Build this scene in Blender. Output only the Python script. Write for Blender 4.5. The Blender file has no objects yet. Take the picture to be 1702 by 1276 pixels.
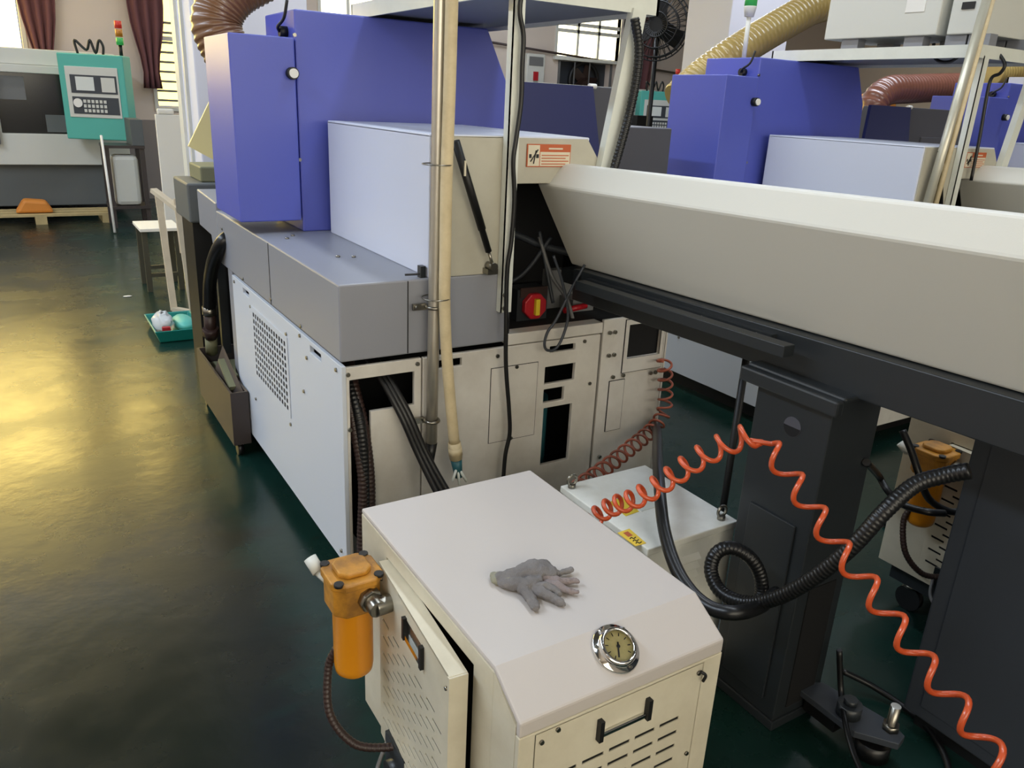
import bpy, bmesh, math, random
from mathutils import Vector, Matrix
import numpy as np
random.seed(7)
scn = bpy.context.scene
COL = scn.collection
V = Vector

# ------------------------------------------------------------------ camera
FPX, CX, CY = 1305.0, 851.0, 638.0
CAM = V((0, 0, 1.6))
_Y = V((-854.0, -510.0, FPX)).normalized()
_Zd = V((-179.0, 3662.0, FPX)); _Zd = (_Zd - _Y * _Zd.dot(_Y)).normalized()
_Z = -_Zd
_X = _Y.cross(_Z)
if _X[0] < 0: _X = -_X
RIGHT = V((_X[0], _Y[0], _Z[0])); DOWN = V((_X[1], _Y[1], _Z[1])); FWD = V((_X[2], _Y[2], _Z[2]))
cd = bpy.data.cameras.new('camera'); cam = bpy.data.objects.new('camera', cd); COL.objects.link(cam)
cd.sensor_width = 36; cd.lens = FPX / 1702 * 36; cd.clip_start = 0.05; cd.clip_end = 100
m = Matrix.Identity(4)
for i in range(3):
    m[i][0] = RIGHT[i]; m[i][1] = -DOWN[i]; m[i][2] = -FWD[i]; m[i][3] = CAM[i]
cam.matrix_world = m
scn.camera = cam
# survey helpers: a sight line of the photograph met with a known plane of the place
def _ray(x, y): return RIGHT * (x - CX) + DOWN * (y - CY) + FWD * FPX
def ox(x, y, X): d = _ray(x, y); return CAM + d * (X / d.x)
def oy(x, y, Y): d = _ray(x, y); return CAM + d * (Y / d.y)
def oz(x, y, Z): d = _ray(x, y); return CAM + d * ((Z - CAM.z) / d.z)

# ------------------------------------------------------------------ world, lamps, exposure
w = bpy.data.worlds.new('world'); scn.world = w; w.use_nodes = True
w.node_tree.nodes['Background'].inputs[0].default_value = (0.75, 0.82, 1.0, 1)
w.node_tree.nodes['Background'].inputs[1].default_value = 0.3
scn.view_settings.view_transform = 'Standard'; scn.view_settings.look = 'None'
scn.view_settings.gamma = 1.0; scn.view_settings.use_curve_mapping = False
scn.view_settings.exposure = 0.3
def area(name, loc, sx, sy, energy, color, rot=(0, 0, 0)):
    l = bpy.data.lights.new(name, 'AREA'); l.shape = 'RECTANGLE'; l.size = sx; l.size_y = sy
    l.energy = energy; l.color = color
    o = bpy.data.objects.new(name, l); COL.objects.link(o); o.location = loc; o.rotation_euler = rot
    return o
COOL = (0.80, 0.88, 1.0); WARM = (1.0, 0.93, 0.80)
area('tube_lights_aisle', (-2.6, 5.0, 4.4), 0.5, 8.0, 320, (0.74, 0.86, 1.0))
area('tube_lights_row', (2.2, 3.2, 4.6), 0.35, 6.0, 100, (0.84, 0.92, 1.0))
area('fill_light_near', (-1.0, -2.0, 4.6), 7.0, 0.5, 15, (0.97, 0.97, 1.0))  # unseen lamp added behind the camera to fill the faces turned to it
area('tube_lights_hall', (6.5, 6.5, 4.6), 0.5, 9.0, 260, COOL)
area('tube_lights_far', (1.0, 10.2, 4.6), 8.0, 0.4, 60, (1.0, 0.97, 0.92))

# ------------------------------------------------------------------ materials
def lin(c):
    return tuple(((v / 255) / 12.92 if v / 255 <= 0.04045 else ((v / 255 + 0.055) / 1.055) ** 2.4) for v in c)
MATS = {}
def mat(name, rgb, rough=0.5, metal=0.0, var=0.0, vscale=3.0, dark=None, bump=0.0, bscale=60.0, emit=0.0, trans=0.0, coat=0.0, alpha=1.0):
    m = bpy.data.materials.new(name); m.use_nodes = True; nt = m.node_tree; b = nt.nodes['Principled BSDF']
    c = lin(rgb)
    b.inputs['Base Color'].default_value = (*c, 1); b.inputs['Roughness'].default_value = rough
    b.inputs['Metallic'].default_value = metal
    if coat: b.inputs['Coat Weight'].default_value = coat; b.inputs['Coat Roughness'].default_value = 0.15
    if trans: b.inputs['Transmission Weight'].default_value = trans
    if alpha < 1: b.inputs['Alpha'].default_value = alpha
    if emit:
        b.inputs['Emission Color'].default_value = (*c, 1); b.inputs['Emission Strength'].default_value = emit
    if var:
        tc = nt.nodes.new('ShaderNodeTexCoord'); n = nt.nodes.new('ShaderNodeTexNoise')
        n.inputs['Scale'].default_value = vscale; n.inputs['Detail'].default_value = 6; n.inputs['Roughness'].default_value = 0.65
        nt.links.new(tc.outputs['Object'], n.inputs['Vector'])
        r = nt.nodes.new('ShaderNodeValToRGB')
        d = lin(dark) if dark else tuple(v * (1 - var) for v in c)
        r.color_ramp.elements[0].position = 0.35; r.color_ramp.elements[0].color = (*[c[i] * (1 - var) + d[i] * var for i in range(3)], 1)
        r.color_ramp.elements[1].position = 0.62; r.color_ramp.elements[1].color = (*c, 1)
        nt.links.new(n.outputs['Fac'], r.inputs['Fac']); nt.links.new(r.outputs['Color'], b.inputs['Base Color'])
    if bump:
        tc = nt.nodes.new('ShaderNodeTexCoord'); n2 = nt.nodes.new('ShaderNodeTexNoise'); n2.inputs['Scale'].default_value = bscale
        nt.links.new(tc.outputs['Object'], n2.inputs['Vector'])
        bp = nt.nodes.new('ShaderNodeBump'); bp.inputs['Strength'].default_value = bump; bp.inputs['Distance'].default_value = 0.004
        nt.links.new(n2.outputs['Fac'], bp.inputs['Height']); nt.links.new(bp.outputs['Normal'], b.inputs['Normal'])
    MATS[name] = m
    return m
mat('blue', (82, 92, 184), 0.40, var=0.12, vscale=1.2, bump=0.05, bscale=300)
mat('navy', (50, 56, 104), 0.35, var=0.2)
mat('guard_grey', (78, 78, 86), 0.45, var=0.15)
mat('lathe_grey', (144, 146, 154), 0.36, var=0.12, vscale=2.0, bump=0.04, bscale=300)
mat('lathe_white', (206, 212, 222), 0.40, var=0.06, vscale=2.0)
mat('lathe_front', (216, 212, 204), 0.45, var=0.35, vscale=4.0, dark=(165, 155, 142))
mat('hood', (212, 216, 230), 0.40, var=0.08)
mat('hood_tan', (186, 182, 166), 0.45, var=0.25, vscale=5.0, dark=(150, 140, 124))
mat('cream', (196, 189, 184), 0.30, var=0.10, vscale=3.0, bump=0.03, bscale=400)
mat('cream_dirty', (212, 205, 184), 0.36, var=0.35, vscale=4.5, dark=(160, 148, 120))
mat('cream_box_lit', (240, 240, 232), 0.4, var=0.3, vscale=6, dark=(186, 180, 160))  # lit copy of the dirty cream: light on the box is in its colour
mat('feeder_white', (218, 215, 204), 0.42, var=0.04, bump=0.06, bscale=500)
mat('black_metal', (38, 42, 45), 0.38, var=0.25, vscale=4)
mat('slate', (56, 60, 66), 0.5, var=0.15)
mat('black', (14, 14, 15), 0.5)
mat('void', (6, 6, 8), 0.8)  # near-black base: shade inside openings is put into the colour
mat('rubber', (18, 18, 19), 0.35)
mat('cable', (16, 16, 17), 0.4)
mat('brown_hose', (52, 36, 32), 0.4, var=0.2, vscale=20)
mat('steel', (150, 146, 136), 0.28, 1.0, var=0.3, vscale=12)
mat('pipe_steel', (192, 186, 174), 0.33, 0.7, var=0.3, vscale=12)
mat('chrome', (215, 215, 212), 0.10, 1.0)
mat('galv_pipe', (196, 192, 174), 0.35, 0.4, var=0.25, vscale=12)
mat('galv', (222, 224, 214), 0.42, 0.0, var=0.25, vscale=7)
mat('galv_plate', (142, 144, 150), 0.5, 0.2, var=0.2, vscale=5)
mat('hose_cream', (214, 196, 158), 0.5, var=0.35, vscale=14, dark=(160, 140, 100))
mat('orange', (200, 82, 40), 0.30, coat=0.3, var=0.2, vscale=8, dark=(150, 50, 30))
mat('orange_dirty', (160, 82, 58), 0.4, var=0.6, vscale=9, dark=(60, 50, 44))
mat('filter_yellow', (226, 146, 24), 0.36, coat=0.2, var=0.15, vscale=8)
mat('filter_head', (190, 132, 42), 0.45, var=0.8, vscale=14, dark=(110, 74, 28), bump=0.3, bscale=60)
mat('red', (176, 26, 38), 0.4)
mat('yellow', (226, 196, 44), 0.5)
mat('label_yellow', (232, 196, 60), 0.5)
mat('label_paper', (214, 204, 180), 0.6)
mat('label_orange', (186, 92, 52), 0.6)
mat('glove', (128, 124, 123), 0.95, var=0.5, vscale=18, dark=(78, 74, 74), bump=0.6, bscale=500)
mat('glove_cuff', (140, 138, 122), 0.95, var=0.3, vscale=20)
mat('glove_cream', (142, 130, 128), 0.95, var=0.3, vscale=20, bump=0.6, bscale=500)
mat('teal', (84, 178, 164), 0.45, var=0.08)
mat('bg_white', (208, 208, 200), 0.5, var=0.1)
mat('bg_grey', (112, 112, 112), 0.5, var=0.1)
mat('bg_base', (92, 96, 96), 0.55, var=0.15)
mat('wood', (188, 168, 120), 0.7, var=0.4, vscale=8)
mat('wood_pale', (206, 192, 168), 0.65, var=0.3, vscale=10)
mat('board_white', (232, 230, 224), 0.5)
mat('wall', (214, 200, 188), 0.8, var=0.06, vscale=1.0)
mat('wall_dado', (140, 132, 128), 0.7, var=0.1)
mat('column', (226, 226, 236), 0.7, var=0.04)
mat('ceiling', (96, 98, 102), 0.9)
mat('curtain', (112, 72, 74), 0.9, var=0.2, vscale=3)
mat('frame_white', (220, 220, 212), 0.5)
mat('daylight', (255, 246, 205), 0.5, emit=3.0)
mat('front_fill_glow', (255, 247, 228), 0.5, emit=3.3)  # glow of the added, unseen fill panels in the front wall
mat('daylight_warm', (255, 226, 132), 0.5, emit=9.5)
mat('daylight_yellow', (250, 226, 120), 0.5, emit=3.0)
mat('duct_brown', (120, 84, 56), 0.35, var=0.3, vscale=4, coat=0.3)
mat('duct_clear', (188, 164, 100), 0.28, var=0.35, vscale=3, coat=0.4, dark=(140, 110, 60))
mat('duct_red', (128, 82, 66), 0.32, var=0.3, vscale=4, coat=0.4)
mat('duct_orange', (206, 130, 50), 0.6)
mat('pale_yellow', (236, 222, 160), 0.6)
mat('bench_leg', (64, 62, 48), 0.6)
mat('tray', (70, 62, 60), 0.45, 0.2, var=0.3, vscale=6)
mat('basin', (26, 128, 118), 0.35)
mat('plastic_bag', (236, 236, 236), 0.25, trans=0.35)
mat('screen', (196, 200, 196), 0.3, emit=0.12)
mat('dark_glass', (26, 28, 30), 0.15)
mat('green_lamp', (52, 150, 74), 0.3, emit=0.25)
mat('red_lamp', (190, 50, 40), 0.3, emit=0.15)
mat('amber_lamp', (170, 110, 30), 0.3, emit=0.1)
mat('teal_fit', (40, 92, 100), 0.4, var=0.3, vscale=20)
mat('dial', (206, 190, 128), 0.4, var=0.3, vscale=60, dark=(150, 150, 80))
mat('glassy', (250, 250, 250), 0.05, trans=1.0)
mat('khaki', (120, 120, 92), 0.6, var=0.2)

def floor_material():
    m = bpy.data.materials.new('floor_epoxy'); m.use_nodes = True; nt = m.node_tree; b = nt.nodes['Principled BSDF']; L = nt.links.new
    tc = nt.nodes.new('ShaderNodeTexCoord')
    def noise(scale, detail=6, rough=0.6, vec=None):
        n = nt.nodes.new('ShaderNodeTexNoise'); n.inputs['Scale'].default_value = scale; n.inputs['Detail'].default_value = detail
        n.inputs['Roughness'].default_value = rough; L(vec if vec else tc.outputs['Object'], n.inputs['Vector']); return n
    def ramp(src, p0, c0, p1, c1):
        r = nt.nodes.new('ShaderNodeValToRGB'); r.color_ramp.elements[0].position = p0; r.color_ramp.elements[1].position = p1
        r.color_ramp.elements[0].color = (*c0, 1); r.color_ramp.elements[1].color = (*c1, 1); L(src, r.inputs['Fac']); return r
    def mth(op, a, bb):
        n = nt.nodes.new('ShaderNodeMath'); n.operation = op
        for i, v in enumerate((a, bb)):
            if isinstance(v, (int, float)): n.inputs[i].default_value = v
            else: L(v, n.inputs[i])
        return n.outputs[0]
    def mix(fac, a, bb):
        n = nt.nodes.new('ShaderNodeMix'); n.data_type = 'RGBA'
        if isinstance(fac, float): n.inputs[0].default_value = fac
        else: L(fac, n.inputs[0])
        for i, v in ((6, a), (7, bb)):
            if isinstance(v, tuple): n.inputs[i].default_value = (*v, 1)
            else: L(v, n.inputs[i])
        return n.outputs[2]
    green = ramp(noise(1.6).outputs['Fac'], 0.3, lin((14, 36, 31)), 0.7, lin((20, 48, 42)))
    # trodden grey-brown film along the aisle, with a ragged edge towards the machines
    sep = nt.nodes.new('ShaderNodeSeparateXYZ'); L(tc.outputs['Object'], sep.inputs[0])
    mp = nt.nodes.new('ShaderNodeMapping'); mp.inputs['Scale'].default_value = (1.0, 3.0, 1.0); L(tc.outputs['Object'], mp.inputs['Vector'])
    n1 = noise(1.5, 5, 0.6, mp.outputs[0])
    edge = mth('ADD', sep.outputs['X'], mth('MULTIPLY', mth('SUBTRACT', n1.outputs['Fac'], 0.5), 0.9))
    wear = ramp(edge, 0.46, (1, 1, 1), 0.62, (0, 0, 0))
    far = ramp(mth('DIVIDE', sep.outputs['Y'], 14.0), 0.08, (0, 0, 0), 0.2, (1, 1, 1))
    film = ramp(noise(3.0).outputs['Fac'], 0.3, lin((14, 15, 12)), 0.7, lin((24, 24, 19)))
    c = mix(mth('MULTIPLY', wear.outputs['Color'], 0.8), green.outputs['Color'], film.outputs['Color'])
    # oil stains
    vo = nt.nodes.new('ShaderNodeTexNoise'); vo.inputs['Scale'].default_value = 5.5; vo.inputs['Detail'].default_value = 3
    L(mp.outputs[0], vo.inputs['Vector'])
    st = ramp(vo.outputs['Fac'], 0.66, (0, 0, 0), 0.70, (1, 1, 1))
    c = mix(mth('MULTIPLY', st.outputs['Color'], 0.55), c, lin((26, 30, 22)))
    L(c, b.inputs['Base Color']); b.inputs['Specular IOR Level'].default_value = 0.38
    rr = ramp(noise(2.2).outputs['Fac'], 0.3, (0.20,) * 3, 0.75, (0.34,) * 3)
    L(rr.outputs['Color'], b.inputs['Roughness'])
    bp = nt.nodes.new('ShaderNodeBump'); bp.inputs['Strength'].default_value = 0.12; bp.inputs['Distance'].default_value = 0.01
    L(noise(9.0, 3).outputs['Fac'], bp.inputs['Height']); L(bp.outputs['Normal'], b.inputs['Normal'])
    MATS['floor'] = m
floor_material()

# ------------------------------------------------------------------ mesh builder
class MB:
    def __init__(s): s.v = []; s.f = []; s.sm = []
    def add(s, vs, fs, smooth=False):
        o = len(s.v); s.v += [V(p) for p in vs]
        for f in fs: s.f.append([i + o for i in f]); s.sm.append(smooth)
        return s
    def box(s, x0, x1, y0, y1, z0, z1):
        x0, x1 = sorted((x0, x1)); y0, y1 = sorted((y0, y1)); z0, z1 = sorted((z0, z1))
        return s.add([(x0,y0,z0),(x1,y0,z0),(x1,y1,z0),(x0,y1,z0),(x0,y0,z1),(x1,y0,z1),(x1,y1,z1),(x0,y1,z1)],
                     [(0,3,2,1),(4,5,6,7),(0,1,5,4),(1,2,6,5),(2,3,7,6),(3,0,4,7)])
    def prism(s, poly, axis, a, b):
        # poly in the two remaining axes (order x,y,z without axis)
        def P(u, v, t): return {'x': (t, u, v), 'y': (u, t, v), 'z': (u, v, t)}[axis]
        n = len(poly)
        vs = [P(u, v, a) for u, v in poly] + [P(u, v, b) for u, v in poly]
        fs = [tuple(range(n)), tuple(range(2 * n - 1, n - 1, -1))]
        for i in range(n): j = (i + 1) % n; fs.append((i, i + n, j + n, j))
        return s.add(vs, fs)
    def tube(s, pts, r, n=10, rib=None, closed=False):
        pts = [V(p) for p in pts]
        N = len(pts); t0 = (pts[1] - pts[0]).normalized()
        up = V((0, 0, 1)) if abs(t0.z) < 0.9 else V((1, 0, 0))
        u = t0.cross(up).normalized(); vs = []
        for i, p in enumerate(pts):
            t = ((pts[min(i + 1, N - 1)] - pts[max(i - 1, 0)])).normalized()
            u = (u - t * u.dot(t)); u = u.normalized() if u.length > 1e-6 else t.orthogonal().normalized()
            w_ = t.cross(u)
            rr = r[i] if isinstance(r, (list, tuple)) else r
            if rib: rr = rr * (1 + rib * (0, 0.5, 1, 0.5)[i % 4])
            for k in range(n):
                a = 2 * math.pi * k / n
                vs.append(p + (u * math.cos(a) + w_ * math.sin(a)) * rr)
        fs = []
        for i in range(N - 1):
            for k in range(n):
                k2 = (k + 1) % n
                fs.append((i*n+k, i*n+k2, (i+1)*n+k2, (i+1)*n+k))
        s.add(vs, fs, True)
        o = len(s.v) - len(vs)
        s.f.append([o + k for k in range(n)][::-1]); s.sm.append(False)
        s.f.append([o + (N-1)*n + k for k in range(n)]); s.sm.append(False)
        return s
    def cyl(s, p0, p1, r, n=16, r2=None): return s.tube([p0, p1], [r, r if r2 is None else r2], n)
    def bar(s, p0, p1, wx, wy, up=(0, 0, 1)):
        p0, p1 = V(p0), V(p1); t = (p1 - p0).normalized(); up = V(up)
        if abs(t.dot(up)) > 0.98: up = V((0, 1, 0))
        u = t.cross(up).normalized() * (wx / 2); w_ = u.cross(t).normalized() * (wy / 2)
        vs = [p + a * u + b * w_ for p in (p0, p1) for a, b in ((-1,-1),(1,-1),(1,1),(-1,1))]
        return s.add(vs, [(0,1,2,3),(7,6,5,4),(0,4,5,1),(1,5,6,2),(2,6,7,3),(3,7,4,0)])
    def plate(s, axis, a, b, u0, u1, v0, v1, holes=()):
        us = sorted({u0, u1, *[q for h in holes for q in h[:2]]}); vs_ = sorted({v0, v1, *[q for h in holes for q in h[2:]]})
        us = [q for q in us if u0 - 1e-9 <= q <= u1 + 1e-9]; vs_ = [q for q in vs_ if v0 - 1e-9 <= q <= v1 + 1e-9]
        def P(u, v, t): return {'x': (t, u, v), 'y': (u, t, v), 'z': (u, v, t)}[axis]
        nu, nv = len(us) - 1, len(vs_) - 1
        def solid(i, j):
            if not (0 <= i < nu and 0 <= j < nv): return False
            cu, cv = (us[i] + us[i+1]) / 2, (vs_[j] + vs_[j+1]) / 2
            return not any(h[0] < cu < h[1] and h[2] < cv < h[3] for h in holes)
        for i in range(nu):
            for j in range(nv):
                if not solid(i, j): continue
                A, B, C, D = us[i], us[i+1], vs_[j], vs_[j+1]
                s.add([P(A,C,a),P(B,C,a),P(B,D,a),P(A,D,a),P(A,C,b),P(B,C,b),P(B,D,b),P(A,D,b)],
                      [(0,1,2,3),(7,6,5,4)] + ([] if solid(i,j-1) else [(0,4,5,1)]) + ([] if solid(i+1,j) else [(1,5,6,2)])
                      + ([] if solid(i,j+1) else [(2,6,7,3)]) + ([] if solid(i-1,j) else [(3,7,4,0)]))
        return s
    def sphere(s, c, rx, ry=None, rz=None, nu=14, nv=8):
        ry = rx if ry is None else ry; rz = rx if rz is None else rz; c = V(c); vs = []; fs = []
        for j in range(nv + 1):
            ph = math.pi * j / nv
            for i in range(nu):
                th = 2 * math.pi * i / nu
                vs.append(c + V((rx*math.sin(ph)*math.cos(th), ry*math.sin(ph)*math.sin(th), rz*math.cos(ph))))
        for j in range(nv):
            for i in range(nu):
                i2 = (i + 1) % nu; fs.append((j*nu+i, j*nu+i2, (j+1)*nu+i2, (j+1)*nu+i))
        return s.add(vs, fs, True)
    def revolve(s, prof, c, axis=(0, 0, 1), n=24):
        c = V(c); ax = V(axis).normalized(); u = ax.orthogonal().normalized(); w_ = ax.cross(u); vs = []; fs = []
        for r, h in prof:
            for k in range(n):
                a = 2*math.pi*k/n; vs.append(c + ax*h + (u*math.cos(a) + w_*math.sin(a))*r)
        for i in range(len(prof) - 1):
            for k in range(n):
                k2 = (k+1) % n; fs.append((i*n+k, i*n+k2, (i+1)*n+k2, (i+1)*n+k))
        return s.add(vs, fs, True)
    def xf(s, M): s.v = [M @ p for p in s.v]; return s
    def shift(s, d): s.v = [p + V(d) for p in s.v]; return s
    def build(s, name, mt, parent=None, bevel=0.0, at=None, seg=2, label=None):
        org = V(at) if at is not None else (WORG[parent.name] if parent is not None else V((0, 0, 0)))
        me = bpy.data.meshes.new(name)
        me.from_pydata([tuple(p - org) for p in s.v], [], s.f); me.validate()
        me.polygons.foreach_set('use_smooth', s.sm[:len(me.polygons)] if len(s.sm) >= len(me.polygons) else [False]*len(me.polygons))
        bm = bmesh.new(); bm.from_mesh(me); bmesh.ops.remove_doubles(bm, verts=bm.verts, dist=1e-5)
        bmesh.ops.recalc_face_normals(bm, faces=bm.faces); bm.to_mesh(me); bm.free()
        me.materials.append(MATS[mt])
        o = bpy.data.objects.new(name, me); COL.objects.link(o)
        if parent is not None:
            o.parent = parent
            o.location = org - WORG[parent.name]
        else: o.location = org
        WORG[o.name] = org
        if bevel:
            b = o.modifiers.new('bevel', 'BEVEL'); b.width = bevel; b.segments = seg; b.limit_method = 'ANGLE'; b.angle_limit = math.radians(40)
        if label: o['label'] = label
        return o
WORG = {}
def thing(name, label, cat, loc, group=None):
    o = bpy.data.objects.new(name, None); COL.objects.link(o); o.location = loc; o.empty_display_size = 0.1
    WORG[o.name] = V(loc); tag(o, label, cat, group); return o
def tag(o, label, cat, group=None):
    o['label'] = label; o['category'] = cat
    if group: o['group'] = group
    return o
def struct(o): o['kind'] = 'structure'; return o
def spline(pts, n=8):
    pts = [V(p) for p in pts]; P = [pts[0] * 2 - pts[1]] + pts + [pts[-1] * 2 - pts[-2]]; out = []
    for i in range(1, len(P) - 2):
        a, b, c, d = P[i-1], P[i], P[i+1], P[i+2]
        for k in range(n):
            t = k / n
            out.append(0.5 * ((2*b) + (c - a)*t + (2*a - 5*b + 4*c - d)*t*t + (3*b - a - 3*c + d)*t**3))
    out.append(pts[-1]); return out
def resample(pts, step):
    out = [pts[0]]; acc = 0.0
    for a, b in zip(pts[:-1], pts[1:]):
        L = (b - a).length; t = step - acc
        while t <= L and L > 0:
            out.append(a + (b - a) * (t / L)); t += step
        acc = (acc + L) % step if L > 0 else acc
    return out
def ribbed(mb, pts, r, step, rib=0.12, n=14): return mb.tube(resample(spline(pts, 16), step / 2), r, n, rib=rib)
def helix(path, r, pitches, per=14):
    """coil of radius r round a path; pitches = length of one turn"""
    P = resample(spline(path, 20), 0.004); out = []; ph = 0.0; u = None
    for i, p in enumerate(P):
        t = (P[min(i+1, len(P)-1)] - P[max(i-1, 0)]).normalized()
        if u is None: u = t.orthogonal().normalized()
        u = (u - t * u.dot(t)).normalized(); w_ = t.cross(u)
        f = i / max(1, len(P) - 1); pt = pitches(f); rr = r(f) if callable(r) else r
        n = max(1, int(0.004 / pt * per + 0.999))
        for k in range(n):
            q = p + (P[min(i+1, len(P)-1)] - p) * (k / n)
            out.append(q + (u * math.cos(ph) + w_ * math.sin(ph)) * rr); ph += 2*math.pi*0.004/pt/n
    return out

# ================================================================== the hall
struct(MB().box(-5, 17, -4, 13.2, -0.1, 0).build('floor', 'floor'))
struct(MB().box(-5, 17, -4, 13.2, 5.0, 5.1).build('ceiling', 'ceiling'))
struct(MB().box(-5.1, -5, -4, 13.2, 0, 5).build('wall_left', 'wall'))
struct(MB().box(17, 17.1, -4, 13.2, 0, 5).build('wall_right', 'wall'))
struct(MB().plate('y', -4.1, -4.0, -5, 17, 0, 5, [(-4, 5, 1.4, 4.0)]).build('wall_front', 'wall'))
wf = struct(MB().plate('y', -4.06, -3.97, -4.05, 5.05, 1.35, 4.05, [(-4, 5, 1.4, 4.0)]).build('window_7', 'frame_white'))  # frame of glowing panels added unseen behind the camera to light the machine fronts
for k in range(9):
    MB().box(-4 + k + 0.03, -3 + k - 0.03, -4.06, -4.04, 1.42, 3.98).build('pane', 'front_fill_glow', wf)  # added fill surface, only shaped like a window pane
    if k: MB().box(-4 + k - 0.03, -4 + k + 0.03, -4.06, -4.0, 1.4, 4.0).build('mullion', 'frame_white', wf)
WIN = [(-3.6, 0.34, 1.96, 4.4), (1.93, 2.75, 1.3, 4.4), (8.85, 10.3, 2.45, 4.4), (12.2, 14.0, 1.9, 4.4), (4.4, 6.2, 1.9, 4.4), (0.85, 1.6, 2.95, 4.4)]
FAN = (8.93, 10.12, 1.95, 2.38)
struct(MB().plate('y', 13.0, 13.2, -5, 17, 0, 5, WIN + [FAN]).build('wall_back', 'wall'))
struct(MB().box(-5, 17, 12.97, 13.0, 0, 1.12).build('trim_1', 'wall_dado', bevel=0.005))
for wi, (a, b, c, d) in enumerate(WIN):
    wroot = struct(MB().plate('y', 12.98, 13.1, a - 0.05, b + 0.05, c - 0.05, d + 0.05, [(a, b, c, d)]).build('window_%d' % (wi + 1), 'frame_white'))
    n = max(2, int(round((b - a) / 0.45)))
    rows = [c, c + (d - c) * 0.3, d] if wi != 2 else [c, 2.9, 3.02, d]
    for i in range(n):
        for j in range(len(rows) - 1):
            x0 = a + (b - a) * i / n; x1 = a + (b - a) * (i + 1) / n
            MB().box(x0 + 0.02, x1 - 0.02, 13.08, 13.1, rows[j] + 0.02, rows[j+1] - 0.02).build('pane', ('daylight_warm', 'daylight_yellow', 'daylight', 'daylight', 'daylight', 'daylight_warm')[wi], wroot)
    for i in range(1, n):
        x = a + (b - a) * i / n; MB().box(x - 0.025, x + 0.025, 13.02, 13.1, c, d).build('mullion', 'frame_white', wroot)
    for z in rows[1:-1]: MB().box(a, b, 13.02, 13.1, z - 0.03, z + 0.03).build('transom', 'frame_white', wroot)
    if wi == 1:
        for k in range(9): MB().box(a, b, 12.99, 13.03, c + 0.08 + k * 0.13, c + 0.11 + k * 0.13).build('louvre', 'bg_grey', wroot)
# columns
c1 = struct(MB().box(1.12, 1.9, 5.9, 6.5, 0, 5).build('wall_column', 'column', bevel=0.01))
MB().box(1.10, 1.14, 6.36, 6.5, 0, 5).build('corner_trim', 'frame_white', c1)
MB().box(1.10, 1.13, 6.14, 6.18, 0, 5).build('cable_duct', 'bg_white', c1)
struct(MB().box(5.98, 6.8, 5.9, 6.5, 0, 5).build('wall_column', 'column', bevel=0.01))

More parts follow.
